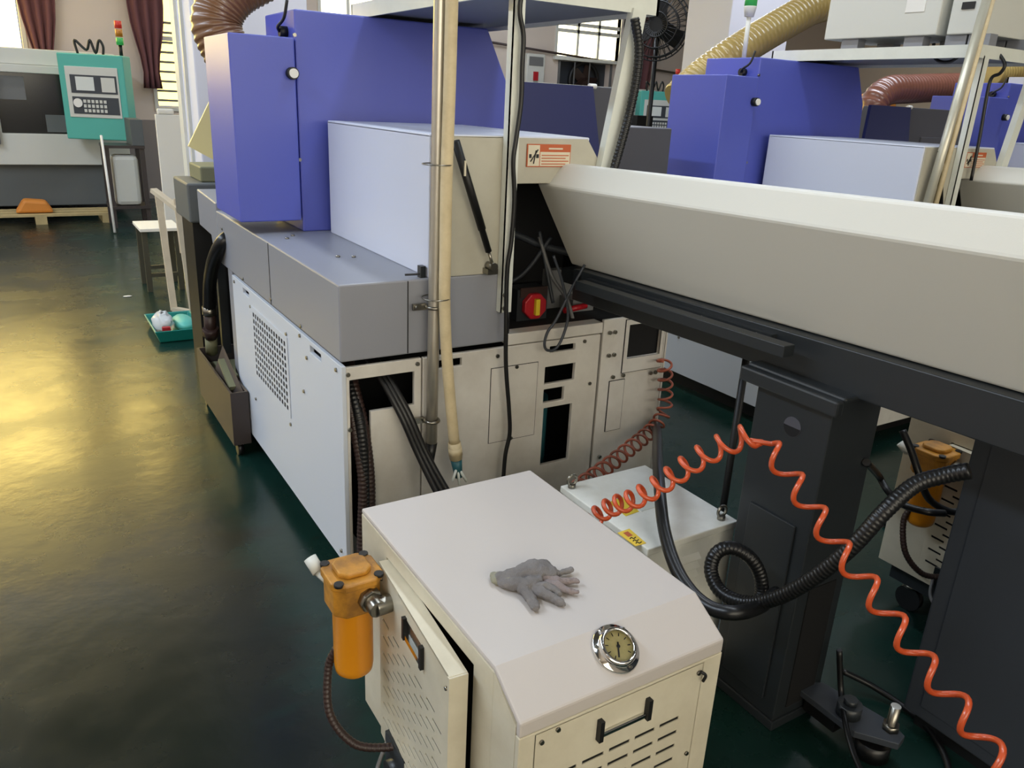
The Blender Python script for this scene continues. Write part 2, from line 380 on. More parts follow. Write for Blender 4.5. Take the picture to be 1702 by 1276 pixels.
# ================================================================== the lathes (three alike, side by side)
def make_lathe(dx, label, detail=2, guard_w=0.18):
    R0 = thing('lathe', label, 'lathe', (0.78 + dx, 2.21, 0), 'lathes standing side by side')
    D = (dx, 0, 0)
    def B(mb, name, mt, parent=None, bevel=0.0, **k): return mb.shift(D).build(name, mt, parent or R0, bevel, **k)
    # plinth and dark core
    B(MB().box(0.86, 2.06, 2.30, 4.15, 0.0, 0.12), 'plinth', 'black')
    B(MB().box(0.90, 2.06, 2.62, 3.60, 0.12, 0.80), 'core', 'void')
    # side panel with grille
    holes = [(3.33, 3.436, 0.772, 0.795), (2.40, 2.515, 0.770, 0.795), (2.795, 3.285, 0.44, 0.735)]
    sp = B(MB().plate('x', 0.775, 0.79, 2.205, 3.625, 0.10, 0.812, holes), 'side_panel', 'lathe_white', bevel=0.003)
    nc, nr = 14, 10
    gh = []
    for i in range(nc):
        for j in range(nr):
            u = 2.80 + (i + 0.5) * (0.48 / nc); v = 0.445 + (j + 0.5) * (0.285 / nr)
            gh.append((u - 0.0115, u + 0.0115, v - 0.0100, v + 0.0100))
    B(MB().plate('x', 0.772, 0.774, 2.78, 3.30, 0.428, 0.748, gh), 'vent_grille', 'lathe_white', sp)
    B(MB().box(0.776, 0.78, 2.796, 3.284, 0.441, 0.734), 'vent_shade', 'void', sp)  # near-black sheet paints the shade behind the grille holes
    B(MB().box(0.80, 0.82, 3.28, 3.50, 0.74, 0.80), 'slot_shade', 'void', sp)  # shade behind the handle slot, painted as a near-black plate
    B(MB().box(0.80, 0.82, 2.35, 2.60, 0.74, 0.80), 'slot_shade', 'void', sp)
    for (y, z) in [(3.58, 0.79), (2.62, 0.80), (2.60, 0.60), (3.32, 0.32), (2.79, 0.40), (2.25, 0.79), (3.58, 0.13), (2.25, 0.14), (2.55, 0.74), (3.31, 0.74), (2.79, 0.76)]:
        B(MB().cyl((0.775, y, z), (0.770, y, z), 0.007, 8), 'screw', 'steel', sp)
    # grey upper body (left of the spindle opening) and rear part
    ub = B(MB().box(0.773, 1.372, 2.205, 3.85, 0.826, 1.068), 'upper_body', 'lathe_grey', bevel=0.006)
    B(MB().box(0.7715, 0.774, 2.968, 2.972, 0.83, 1.064), 'panel_seam', 'black', ub)
    B(MB().box(0.995, 0.998, 2.203, 2.206, 0.83, 1.064), 'panel_seam', 'black', ub)
    for (y, z) in [(2.97, 0.85), (3.4, 0.84), (2.6, 0.84), (3.74, 1.0), (3.78, 0.9)]:
        B(MB().cyl((0.774, y, z), (0.769, y, z), 0.007, 8), 'screw', 'steel', ub)
    for (x, y) in [(0.92, 2.62), (0.97, 2.60), (0.86, 3.02), (0.90, 3.08)]:
        B(MB().cyl((x, y, 1.068), (x, y, 1.074), 0.008, 8), 'screw', 'steel', ub)
    B(MB().prism([(3.85, 0.826), (3.85, 1.10), (4.27, 1.118), (4.27, 0.94), (4.0, 0.93), (3.95, 0.826)], 'x', 0.773, 1.9), 'rear_body', 'lathe_grey', bevel=0.005)
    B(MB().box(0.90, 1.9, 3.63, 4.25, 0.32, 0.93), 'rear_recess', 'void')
    B(MB().box(0.78, 0.80, 3.64, 3.72, 0.32, 0.90), 'rear_strut', 'lathe_grey')
    B(MB().box(0.79, 0.83, 4.02, 4.06, 0.32, 0.93), 'rear_strut', 'black_metal')
    # front lower panels
    z0 = 0.10
    p1 = B(MB().plate('y', 2.205, 2.22, 0.79, 1.045, z0, 0.808, [(0.80, 0.868, z0 + 0.02, 0.765), (0.868, 1.02, 0.65, 0.765)]), 'front_panel', 'lathe_front', bevel=0.002)
    for (x, z) in [(1.03, 0.79), (0.795, 0.785), (0.797, 0.60)]: B(MB().cyl((x, 2.205, z), (x, 2.199, z), 0.007, 8), 'screw', 'steel', p1)
    wn = [(1.535, 1.668, 0.645, 0.71), (1.535, 1.626, 0.572, 0.624), (1.54, 1.668, 0.32, 0.55), (1.105, 1.193, 0.763, 0.79), (1.55, 1.662, 0.763, 0.786)]
    p2 = B(MB().plate('y', 2.203, 2.22, 1.05, 1.776, z0, 0.808, wn), 'front_panel', 'lathe_front', bevel=0.003)
    B(MB().box(1.06, 1.76, 2.50, 2.52, z0, 0.80), 'opening_shade', 'void', p2)  # dark sheet stands in for the unlit inside behind the panel openings
    def inset(x0, x1, za, zb, par, hl=()):
        B(MB().plate('y', 2.2012, 2.2055, x0 - 0.002, x1 + 0.002, za - 0.002, zb + 0.002, hl), 'seam', 'black', par)
        B(MB().plate('y', 2.2005, 2.2052, x0, x1, za, zb, hl), 'inset_plate', 'lathe_front', par)
    inset(1.309, 1.50, 0.456, 0.735, p2)
    for (x, z) in [(1.41, 0.73), (1.40, 0.46), (1.70, 0.79), (1.74, 0.62), (1.33, 0.78)]: B(MB().cyl((x, 2.201, z), (x, 2.196, z), 0.007, 8), 'screw', 'steel', p2)
    if detail > 1:
        B(MB().cyl((1.60, 2.36, 0.20), (1.60, 2.36, 0.54), 0.055, 16), 'oil_bottle', 'teal_fit', p2)
        B(MB().cyl((1.60, 2.36, 0.55), (1.60, 2.36, 0.62), 0.035, 12), 'bottle_neck', 'teal_fit', p2)
        B(MB().tube(spline([(1.555, 2.27, 0.30), (1.552, 2.27, 0.42), (1.556, 2.27, 0.50), (1.555, 2.28, 0.56)], 6), 0.012, 8), 'fitting_pipe', 'steel', p2)
        B(MB().cyl((1.545, 2.262, 0.44), (1.565, 2.262, 0.44), 0.018, 10), 'fitting_nut', 'steel', p2)
    p3 = B(MB().plate('y', 2.205, 2.22, 1.788, 2.108, z0, 0.86, [(1.91, 2.075, 0.695, 0.83)]), 'front_panel', 'lathe_front', bevel=0.003)
    inset(1.893, 2.09, 0.64, 0.85, p3, [(1.91, 2.075, 0.695, 0.83)])
    inset(1.838, 1.91, 0.405, 0.612, p3)
    for (x, z) in [(1.815, 0.81), (1.84, 0.81), (1.82, 0.72), (1.845, 0.72), (2.04, 0.62), (2.065, 0.62), (1.85, 0.63), (1.90, 0.63), (1.82, 0.30)]:
        B(MB().cyl((x, 2.202, z), (x, 2.195, z), 0.008, 8), 'screw', 'steel', p3)
    B(MB().box(1.895, 2.09, 2.222, 2.226, 0.68, 0.845), 'opening_shade', 'void', p3)  # near-black sheet right behind the hole paints its inner shade
    B(MB().box(2.10, 2.115, 2.205, 3.6, z0, 0.86), 'right_panel', 'lathe_front', bevel=0.002)
    # bottom lip of opening
    B(MB().box(1.372, 1.782, 2.203, 2.26, 0.812, 0.852), 'opening_lip', 'lathe_front', bevel=0.002)
    # spindle opening: dark inside walls
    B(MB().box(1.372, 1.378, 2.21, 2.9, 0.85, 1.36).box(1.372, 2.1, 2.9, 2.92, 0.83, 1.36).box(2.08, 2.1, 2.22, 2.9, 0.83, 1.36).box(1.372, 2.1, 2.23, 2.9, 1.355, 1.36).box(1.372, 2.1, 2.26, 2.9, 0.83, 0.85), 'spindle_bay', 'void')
    # hood
    hd = B(MB().box(1.068, 1.08, 2.21, 3.12, 1.068, 1.50).box(1.068, 1.66, 2.21, 3.12, 1.49, 1.502), 'hood', 'hood', bevel=0.004)
    fr = MB().plate('y', 2.205, 2.215, 1.075, 1.372, 1.068, 1.497)
    fr.prism([(1.372, 1.355), (1.372, 1.497), (1.65, 1.497), (1.705, 1.425), (1.74, 1.355)], 'y', 2.205, 2.215)
    B(fr, 'hood_end_plate', 'hood_tan', hd, bevel=0.002)
    B(MB().prism([(1.66, 1.50), (1.715, 1.425), (1.755, 1.362), (1.735, 1.362), (1.70, 1.42), (1.65, 1.49)], 'y', 2.23, 3.12), 'hood_slope', 'hood_tan', hd)
    # gas spring
    gs = B(MB().cyl((1.134, 2.17, 1.485), (1.235, 2.17, 1.22), 0.013, 12), 'gas_spring', 'black', hd)
    B(MB().cyl((1.134, 2.17, 1.485), (1.262, 2.17, 1.148), 0.0105, 10), 'spring_tube', 'black', gs)
    B(MB().cyl((1.262, 2.17, 1.148), (1.280, 2.17, 1.10), 0.005, 8), 'spring_rod', 'steel', gs)
    B(MB().box(1.262, 1.30, 2.17, 2.205, 1.072, 1.09).cyl((1.28, 2.16, 1.098), (1.28, 2.2, 1.098), 0.014, 10), 'spring_bracket', 'steel', gs)
    B(MB().box(1.158, 1.164, 2.154, 2.158, 1.385, 1.43), 'spring_sticker', 'label_paper', gs)
    # warning label
    lb = B(MB().box(1.408, 1.578, 2.1995, 2.204, 1.408, 1.479), 'warning_label', 'label_orange', hd)
    B(MB().box(1.411, 1.455, 2.1985, 2.2, 1.411, 1.476), 'label_pictogram', 'label_paper', lb)
    B(MB().box(1.458, 1.575, 2.1985, 2.2, 1.411, 1.455), 'label_text_field', 'label_paper', lb)
    B(MB().box(1.415, 1.424, 2.1975, 2.199, 1.436, 1.448).box(1.442, 1.452, 2.1975, 2.199, 1.436, 1.448).bar((1.42, 2.198, 1.425), (1.447, 2.198, 1.462), 0.002, 0.008, (0, 1, 0)).bar((1.432, 2.198, 1.418), (1.44, 2.198, 1.46), 0.002, 0.007, (0, 1, 0)), 'pictogram_print', 'black', lb)
    for k in range(4): B(MB().box(1.463, 1.57 - 0.012 * (k % 2), 2.1978, 2.199, 1.443 - k * 0.009, 1.446 - k * 0.009), 'text_line', 'label_orange', lb)
    B(MB().box(1.49, 1.545, 2.1985, 2.2, 1.463, 1.468), 'label_heading', 'label_paper', lb)
    # toggle latch on grey deck
    B(MB().bar((1.0, 2.235, 1.078), (1.055, 2.225, 1.079), 0.006, 0.006).box(1.045, 1.062, 2.215, 2.24, 1.068, 1.105), 'hood_latch', 'black_metal')
    # blue enclosure
    be = B(MB().prism([(0.97, 1.068), (0.97, 1.89), (1.80, 1.89), (1.90, 1.69), (1.925, 1.48), (1.925, 1.068)], 'y', 3.17, 3.57), 'enclosure', 'blue', bevel=0.006)
    B(MB().prism([(1.92, 1.068), (1.92, 1.46), (2.05, 1.46), (2.05, 1.068)], 'y', 3.25, 4.1), 'enclosure_side', 'guard_grey', be)
    dr = B(MB().box(0.722, 0.962, 3.155, 3.57, 1.115, 1.79), 'blue_door', 'blue', bevel=0.005)
    kx, kz = 0.945, 1.665
    B(MB().cyl((kx, 3.157, kz), (kx, 3.125, kz), 0.022, 16), 'knob', 'black', dr)
    B(MB().cyl((kx, 3.126, kz), (kx, 3.118, kz), 0.017, 16), 'knob_face', 'board_white', dr)
    for z in (1.80, 1.35): B(MB().cyl((0.966, 3.166, z), (0.966, 3.158, z), 0.007, 8), 'door_screw', 'steel', dr)
    cg = B(MB().cyl((0.97, 3.27, 1.815), (0.94, 3.27, 1.815), 0.020, 12), 'cable_gland', 'black', be)
    B(MB().tube(spline([(0.94, 3.27, 1.815), (0.93, 3.25, 1.83), (0.945, 3.215, 1.86), (0.955, 3.20, 1.92)], 6), 0.006, 6), 'gland_cable', 'cable', cg)
    # dark guard over the chute
    gd = B(MB().prism([(1.99, 1.0), (2.37, 1.69), (2.374 + guard_w, 1.69), (2.45 + guard_w, 1.28), (2.45 + guard_w, 1.0)], 'y', 3.18, 3.5), 'chip_guard', 'guard_grey', bevel=0.004)
    B(MB().prism([(1.95, 1.07), (1.975, 1.69), (2.374, 1.69), (2.471, 1.28), (2.471, 1.07)], 'y', 3.165, 3.185), 'guard_front', 'navy', gd)
    B(MB().box(2.56, 2.90, 3.17, 3.7, 0.86, 1.515), 'conveyor_box', 'guard_grey', bevel=0.006)
    B(MB().cyl((2.36, 3.18, 1.69), (2.40, 3.18, 1.69), 0.012, 8), 'guard_pin', 'board_white', gd)
    if detail > 1:
        # things seen in the spindle bay
        sw = B(MB().box(1.485, 1.615, 2.335, 2.42, 0.852, 0.968), 'switch_box', 'black_metal')
        B(MB().prism([(1.55 + 0.050 * math.cos(a), 0.908 + 0.050 * math.sin(a)) for a in [math.pi / 8 + k * math.pi / 4 for k in range(8)]], 'y', 2.31, 2.334), 'switch_dial', 'red', sw, bevel=0.004)
        B(MB().box(1.541, 1.559, 2.294, 2.31, 0.878, 0.938), 'switch_handle', 'yellow', sw, bevel=0.002)
        B(MB().box(1.495, 1.61, 2.33, 2.336, 0.94, 0.975), 'switch_plate', 'brown_hose', sw)
        B(MB().tube(spline([(1.40, 2.6, 1.12), (1.55, 2.55, 1.14), (1.66, 2.45, 1.10), (1.75, 2.35, 1.08)], 8), 0.014, 8), 'bay_hose', 'slate')
        B(MB().tube(spline([(1.42, 2.6, 0.92), (1.50, 2.5, 0.95), (1.58, 2.45, 1.0), (1.66, 2.4, 1.14)], 8), 0.008, 8), 'bay_hose', 'slate')
        B(MB().cyl((1.45, 2.5, 1.22), (1.45, 2.75, 1.22), 0.075, 20), 'spindle_nose', 'slate')
        B(MB().tube(spline([(1.62, 2.42, 1.14), (1.66, 2.38, 1.0), (1.70, 2.33, 0.92), (1.72, 2.3, 0.83)], 8), 0.007, 8), 'bay_cable', 'bg_grey')
        B(MB().tube(spline([(1.62, 2.42, 1.16), (1.64, 2.40, 1.05), (1.66, 2.36, 0.9)], 8), 0.007, 8), 'bay_cable', 'slate')
        B(MB().cyl((1.70, 2.34, 0.872), (1.80, 2.34, 0.882), 0.012, 8), 'valve_handle', 'red')
        B(MB().box(1.76, 1.86, 2.37, 2.47, 0.852, 0.90), 'valve_block', 'bg_grey')
        B(MB().box(1.70, 1.90, 2.46, 2.5, 0.85, 1.0), 'inner_plate', 'bg_grey')
    return R0
L1 = make_lathe(0.0, 'nearest blue and grey lathe, with vent grille and hoses at its open front panel')
L2 = make_lathe(2.5, 'second blue and grey lathe, showing above the long white bar feeder', 1, 0.62)
L3 = make_lathe(5.0, 'farthest blue lathe, only its top showing behind the right-hand shelf posts', 1, 0.5)

# signal light standing on second lathe
st = thing('signal_light', 'white signal light pole with green lamp on the second lathe', 'signal light', (3.62, 3.6, 1.89))
p = oy(1236, 97, 3.55); q = oy(1245, 28, 3.55)
st.location = p; WORG[st.name] = p
MB().cyl(p, q, 0.013, 10).build('pole', 'frame_white', st)
MB().revolve([(0.0, 0.0), (0.026, 0.0), (0.036, 0.05), (0.036, 0.055), (0, 0.055)], q, n=16).build('lamp_base', 'frame_white', st)
MB().cyl(q + V((0, 0, 0.055)), q + V((0, 0, 0.13)), 0.035, 16).build('green_lens', 'green_lamp', st)

# ================================================================== extraction ducts
def duct(name, pts, r, step, mt, label, group='ribbed extraction ducts'):
    return tag(ribbed(MB(), pts, r, step, 0.07, 20).build(name, mt, at=pts[0]), label, 'duct', group)
d1 = tag(ribbed(MB(), [(0.92, 3.80, 1.66), (0.86, 3.82, 1.76), (0.835, 3.84, 1.87), (0.90, 3.84, 1.98), (1.04, 3.84, 2.07), (1.4, 3.84, 2.27), (1.7, 3.9, 2.7), (1.75, 3.95, 3.6), (1.75, 3.95, 4.99)], 0.10, 0.012, 0.07, 24).build('extraction_duct', 'duct_brown'), 'brown ribbed duct bending up behind the nearest lathe\'s blue door', 'duct', 'ribbed extraction ducts')
d2 = tag(ribbed(MB(), [oy(1125, 165, 3.9), oy(1165, 128, 3.9), oy(1215, 92, 3.85), oy(1275, 55, 3.85), oy(1340, 18, 3.85), oy(1420, -25, 3.85), V((5.3, 3.9, 3.1)), V((5.4, 3.95, 4.0)), V((5.4, 3.95, 4.99))], 0.098, 0.018, 0.085, 24).build('extraction_duct', 'duct_clear'), 'translucent yellow ribbed duct climbing above the second lathe', 'duct', 'ribbed extraction ducts')
d3 = tag(ribbed(MB(), [(5.98, 4.2, 1.58), (5.96, 4.2, 1.72), (6.1, 4.2, 1.83), (6.4, 4.2, 1.86), (6.8, 4.2, 1.89), (7.4, 4.2, 1.93)], 0.105, 0.02, 0.09, 24).build('extraction_duct', 'duct_red'), 'reddish brown ribbed duct lying behind the right-hand shelf posts', 'duct', 'ribbed extraction ducts')
tag(MB().prism([(6.0, 1.45), (6.5, 1.72), (7.3, 1.95), (7.3, 1.45)], 'y', 4.9, 5.0).box(6.9, 7.0, 4.92, 4.98, 0, 1.46).build('orange_panel', 'duct_orange', bevel=0.004), 'orange sheet panel below the reddish brown duct', 'panel')
tag(ribbed(MB(), [(7.2, 4.0, 2.02), (7.6, 4.0, 2.06), (8.2, 4.0, 2.1)], 0.09, 0.02, 0.09, 20).build('extraction_duct', 'duct_clear'), 'short yellow ribbed duct at the right edge behind grey boxes', 'duct', 'ribbed extraction ducts')

# ================================================================== shelf frames over the lathes
def make_shelf(dx, label):
    S = thing('equipment_shelf', label, 'shelf', (1.27 + dx, 2.18, 0.95), 'steel shelves over the lathes')
    D = (dx, 0, 0)
    def B(mb, name, mt, parent=None, bevel=0.0): return mb.shift(D).build(name, mt, parent or S, bevel)
    B(MB().box(1.275, 1.865, 2.185, 3.35, 1.905, 1.925), 'shelf_plate', 'galv_plate')
    fr = MB().box(1.265, 1.275, 2.175, 3.36, 1.89, 1.945).box(1.865, 1.875, 2.175, 3.36, 1.89, 1.945).box(1.265, 1.875, 2.175, 2.185, 1.89, 1.945).box(1.265, 1.875, 3.35, 3.36, 1.89, 1.945)
    B(fr, 'shelf_rim', 'galv')
    # front left angle iron post bolted to the lathe front
    ps = B(MB().box(1.318, 1.358, 2.172, 2.176, 0.94, 1.90).box(1.318, 1.322, 2.172, 2.202, 0.94, 1.90), 'post', 'galv')
    for z in (1.0, 0.955): B(MB().cyl((1.33, 2.172, z), (1.33, 2.164, z), 0.008, 8), 'bolt', 'steel', ps)
    # front right post, splayed
    B(MB().bar((1.79, 2.18, 1.90), (1.70, 2.19, 1.30), 0.055, 0.03, (0, 1, 0)), 'post', 'galv')
    B(MB().bar((1.87, 3.35, 1.90), (1.87, 3.35, 1.3), 0.035, 0.035), 'post', 'galv')
    return S
make_shelf(0.0, 'galvanised steel shelf above the nearest lathe, with splayed right post')
make_shelf(2.5, 'galvanised steel shelf above the second lathe, carrying grey electrical boxes')
make_shelf(5.0, 'galvanised steel shelf over the farthest lathe at the right edge')

# conduit pipe, cream hose and black cable in front of the nearest lathe
def strap(parent, x, y, z, r):
    MB().tube([V((x + math.cos(a) * (r + 0.003), y + math.sin(a) * (r + 0.003), z)) for a in [i * math.pi / 8 for i in range(17)]], 0.006, 6).build('pipe_clamp', 'steel', parent)
    MB().box(x - r - 0.045, x - r, y + r - 0.006, y + r + 0.004, z - 0.01, z + 0.01).cyl((x - r - 0.034, y + r - 0.004, z), (x - r - 0.034, y + r - 0.016, z), 0.007, 8).build('clamp_tab', 'steel', parent)
pp = thing('conduit_pipe', 'upright galvanised conduit pipe clamped to the nearest lathe\'s front', 'pipe', (1.06, 2.165, 0.5))
pa = oy(717, 735, 2.165); pb = oy(732, 0, 2.165); pc = pa + (pb - pa) * ((4.99 - pa.z) / (pb.z - pa.z))
MB().tube([pa + (pc - pa) * (k / 12) for k in range(13)], 0.019, 18).build('tube', 'pipe_steel', pp)
MB().cyl(pa, pa - V((0.006, 0, 0.09)), 0.020, 12, 0.012).build('pipe_end', 'rubber', pp)
for zc in (0.985, 0.60): strap(pp, (pa + (pb - pa) * ((zc - pa.z) / (pb.z - pa.z))).x, 2.165, zc, 0.020)
hs = thing('cream_hose', 'cream plastic hose hanging beside the conduit pipe', 'hose', oy(762, 790, 2.10))
hp = [oy(x, y, 2.125) for x, y in [(753, -60), (751, 0), (747, 150), (742, 300), (740, 420), (739, 500), (742, 580), (748, 660), (755, 735)]]
hp = [V((1.21, 2.13, 4.99)), V((1.18, 2.13, 3.6)), V((1.145, 2.125, 2.4))] + hp
MB().tube(spline(hp, 8), 0.0185, 14).build('hose_tube', 'hose_cream', hs)
a = oy(755, 735, 2.125); b2 = oy(758, 762, 2.125)
MB().cyl(a, b2, 0.022, 12).cyl(a + (b2 - a) * 0.3, a + (b2 - a) * 0.75, 0.025, 8).build('coupling', 'hose_cream', hs)
c3 = oy(762, 792, 2.125)
MB().cyl(b2, c3, 0.020, 12, 0.014).build('hose_fitting', 'teal_fit', hs)
for k, (x, y) in enumerate([(752, 800), (764, 806), (776, 800)]):
    MB().cyl(oy(760, 775, 2.12), oy(x, y, 2.10), 0.005, 6).build('wire_braid', 'galv', hs)
for z in (1.42, 1.02):
    q = hp[6] if z > 1.2 else hp[8]
    MB().tube([V((q.x - 0.02 + math.cos(t) * 0.045, q.y + 0.02 + math.sin(t) * 0.045, z)) for t in [i * math.pi / 8 for i in range(17)]], 0.002, 5).build('wire_tie', 'steel', hs)
cb = [oy(x, y, 2.155) for x, y in [(868, -20), (864, 20), (870, 60), (868, 110), (866, 170), (858, 230), (853, 270), (855, 330), (850, 400), (843, 450), (841, 540), (841, 610), (846, 680), (847, 720), (840, 755), (836, 800)]]
tag(MB().tube(spline(cb, 8), 0.0075, 8).build('power_cable', 'cable'), 'black cable running down the left angle post of the shelf', 'cable')
cb = [oy(x, y, 2.14) for x, y in [(1055, 30), (1062, 80), (1058, 130), (1048, 180), (1035, 230), (1026, 262), (1018, 290)]]
tag(ribbed(MB(), cb, 0.014, 0.006, 0.15, 10).build('corrugated_conduit', 'rubber'), 'black corrugated conduit along the splayed shelf post', 'conduit')
cb = [oy(x, y, 2.15) for x, y in [(972, 440), (950, 480), (925, 530), (910, 552), (905, 572), (910, 582), (925, 578), (938, 552), (944, 520), (935, 470), (920, 425)]]
tag(MB().tube(spline(cb, 8), 0.005, 8).build('thin_cable', 'slate'), 'thin grey cable looping out of the nearest lathe\'s spindle opening', 'cable')

# hoses in the front cutout
for k, (x, mt) in enumerate([(0.822, 'brown_hose'), (0.850, 'brown_hose'), (0.838, 'rubber')]):
    pts = [(x + 0.02, 2.42, 0.80), (x - 0.006, 2.29, 0.72), (x, 2.235 - 0.01 * k, 0.60), (x + 0.01 - 0.004 * k, 2.19, 0.42), (x - 0.005, 2.17, 0.20), (x - 0.01, 2.15, 0.05)]
    tag(ribbed(MB(), pts, 0.016, 0.007, 0.14, 12).build('coolant_hose', mt), ['left brown ribbed hose dropping from the nearest lathe\'s front cutout', 'right brown ribbed hose dropping from the nearest lathe\'s front cutout', 'black ribbed hose between the two brown hoses at the front cutout'][k], 'hose', 'hoses at the front cutout')
for k in range(3):
    o = k * 0.014
    pts = [(0.90 + o, 2.36, 0.80), (0.915 + o, 2.25, 0.75), (0.955 + o, 2.17, 0.64), (1.0 + o, 2.12, 0.50), (1.045 + o * 1.4 , 2.03, 0.36), (1.09 + o * 2.0, 1.9, 0.24)]
    tag(MB().tube(spline(pts, 8), 0.011, 10).build('black_cable', 'cable'), ['leftmost thick black cable slanting out of the front cutout', 'middle thick black cable slanting out of the front cutout', 'rightmost thick black cable slanting out of the front cutout'][k], 'cable', 'cables slanting out of the front cutout')

# ================================================================== hydraulic pump unit
def make_pump(d, label, flabel):
    X0, X1, YB, YT, YF, ZT, ZF = 0.567, 1.022, 1.505, 0.905, 0.82, 0.72, 0.668
    P = thing('pump_unit', label, 'pump unit', (X0 + d[0], YF + d[1], 0), 'cream pump units')
    def B(mb, name, mt, parent=None, bevel=0.0, **k): return mb.shift(d).build(name, mt, parent or P, bevel, **k)
    # shell: top cover bent over the front, side walls, dark inside
    prof = [(YB, ZT), (YT, ZT), (YF, ZF), (YF, ZF - 0.03), (YF + 0.012, ZF - 0.03), (YF + 0.012, ZF - 0.006), (YT + 0.004, ZT - 0.012), (YB, ZT - 0.012)]
    tp = B(MB().prism(prof, 'x', X0, X1), 'top_cover', 'cream', bevel=0.004)
    B(MB().plate('x', X0, X0 + 0.012, YT, YB, 0.18, ZT - 0.013, [(0.975, 1.362, 0.20, 0.672)]), 'side_frame', 'cream_dirty', bevel=0.002)
    B(MB().prism([(YF + 0.012, 0.18), (YF + 0.012, ZF - 0.014), (YT, ZT - 0.013), (YT, 0.18)], 'x', X0, X0 + 0.012), 'side_cheek', 'cream_dirty')
    B(MB().prism([(YF + 0.012, 0.18), (YF + 0.012, ZF - 0.014), (YT + 0.004, ZT - 0.013), (YB, ZT - 0.013), (YB, 0.18)], 'x', X1 - 0.012, X1), 'side_wall', 'cream_dirty')
    B(MB().box(X0 + 0.012, X1 - 0.012, YB - 0.012, YB, 0.18, ZT - 0.013), 'back_wall', 'cream_dirty')
    B(MB().box(X0 + 0.06, X1 - 0.02, YF + 0.05, YB - 0.02, 0.10, 0.19), 'oil_tank', 'black_metal')
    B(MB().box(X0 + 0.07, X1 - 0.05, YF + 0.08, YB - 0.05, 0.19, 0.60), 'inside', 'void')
    for x in (X0 + 0.09, X1 - 0.06):
        for y in (YF + 0.09, YB - 0.09):
            f = B(MB().cyl((x, y, 0.09), (x, y, 0.10), 0.03, 12), 'caster', 'steel')
            B(MB().cyl((x - 0.012, y, 0.045), (x + 0.012, y, 0.045), 0.045, 16), 'wheel', 'rubber', f)
    # front frame and removable front panel
    fx0, fx1, fz0, fz1 = X0 + 0.032, X1 - 0.045, 0.20, 0.632
    B(MB().plate('y', YF, YF + 0.012, X0, X1, 0.18, ZF - 0.03, [(fx0, fx1, fz0, fz1)]), 'front_frame', 'cream_dirty', bevel=0.002)
    B(MB().box(fx0 + 0.0005, fx1 - 0.0005, YF + 0.0035, YF + 0.008, fz0, fz1), 'panel_gap', 'black')  # black sheet carries the shade behind the panel slots as colour
    sl = []
    for c in range(5):
        for r in range(10):
            x = fx1 - 0.071 - c * 0.0595; z = 0.522 - r * 0.033
            sl.append((x - 0.0235, x + 0.0235, z - 0.004, z + 0.004))
    sl.append((0.733, 0.845, 0.573, 0.602))
    fp = B(MB().plate('y', YF + 0.001, YF + 0.003, fx0 + 0.002, fx1 - 0.002, fz0, fz1 - 0.002, sl), 'front_panel', 'cream_dirty')
    h = B(MB().box(0.737, 0.841, YF - 0.006, YF + 0.001, 0.566, 0.576), 'handle', 'chrome', fp, bevel=0.002)
    B(MB().box(0.734, 0.844, YF + 0.0015, YF + 0.003, 0.5735, 0.6015), 'handle_pan', 'cream_dirty', h)
    for xx in (0.729, 0.838): B(MB().box(xx, xx + 0.009, YF - 0.010, YF + 0.004, 0.562, 0.606), 'handle_end', 'black', h)
    for (x, z) in [(fx0 + 0.013, fz1 - 0.02), (fx0 + 0.045, fz1 - 0.008), (fx1 - 0.012, fz1 - 0.02), (fx1 - 0.012, 0.42)]:
        B(MB().cyl((x, YF + 0.003, z), (x, YF - 0.003, z), 0.0045, 8), 'screw', 'steel', fp)
    B(MB().tube(spline([(fx1 - 0.012, YF - 0.004, fz1 - 0.014), (fx1 - 0.003, YF - 0.01, fz1 - 0.022), (fx1 - 0.006, YF - 0.008, fz1 - 0.036)], 5), 0.003, 6), 'latch', 'black', fp)
    # side door standing ajar, hinged at its far edge
    ds = []
    for c in range(5):
        for r in range(13):
            y = -0.04 - c * 0.066 - 0.033 * (r % 2); z = -0.13 - r * 0.0225
            if y - 0.026 > -0.37: ds.append((y - 0.022, y + 0.022, z - 0.0036, z + 0.0036))
    ds.append((-0.27, -0.165, -0.068, -0.03))
    HL = V((X0 - 0.004, 1.358, 0.668)); ang = math.radians(-4.6)
    M = Matrix.Translation(HL) @ Matrix.Rotation(ang, 4, 'Z')
    dr = B(MB().plate('x', -0.014, -0.012, -0.39, 0.0, -0.46, 0.0, ds).xf(M), 'side_door', 'cream_dirty')
    B(MB().box(-0.0115, -0.006, -0.385, -0.005, -0.45, -0.005).xf(M), 'door_slot_shade', 'void', dr)  # near-black sheet added so the door slots show painted shade
    h = B(MB().box(-0.020, -0.010, -0.262, -0.172, -0.072, -0.060).xf(M), 'handle', 'chrome', dr)
    B(MB().box(-0.0135, -0.011, -0.268, -0.167, -0.066, -0.032).xf(M), 'handle_pan', 'steel', h)
    for yy in (-0.175, -0.27): B(MB().box(-0.022, -0.006, yy, yy + 0.010, -0.075, -0.025).xf(M), 'handle_end', 'black', h)
    B(MB().box(-0.016, 0.02, -0.394, -0.386, -0.46, 0.0).box(-0.014, 0.02, -0.39, 0.0, -0.004, 0.001).xf(M), 'door_edge', 'cream_dirty', dr)
    for (y, z) in [(-0.38, -0.03), (-0.02, -0.03)]: B(MB().cyl((-0.013, y, z), (-0.018, y, z), 0.004, 8).xf(M), 'screw', 'steel', dr)
    # pressure gauge on the sloping front
    n = V((0, -(ZT - ZF), (YT - YF))).normalized(); n = V((0, -0.522, 0.853)) if n.z < 0 else n
    n = V((0, -(ZT - ZF), (YT - YF))).normalized()
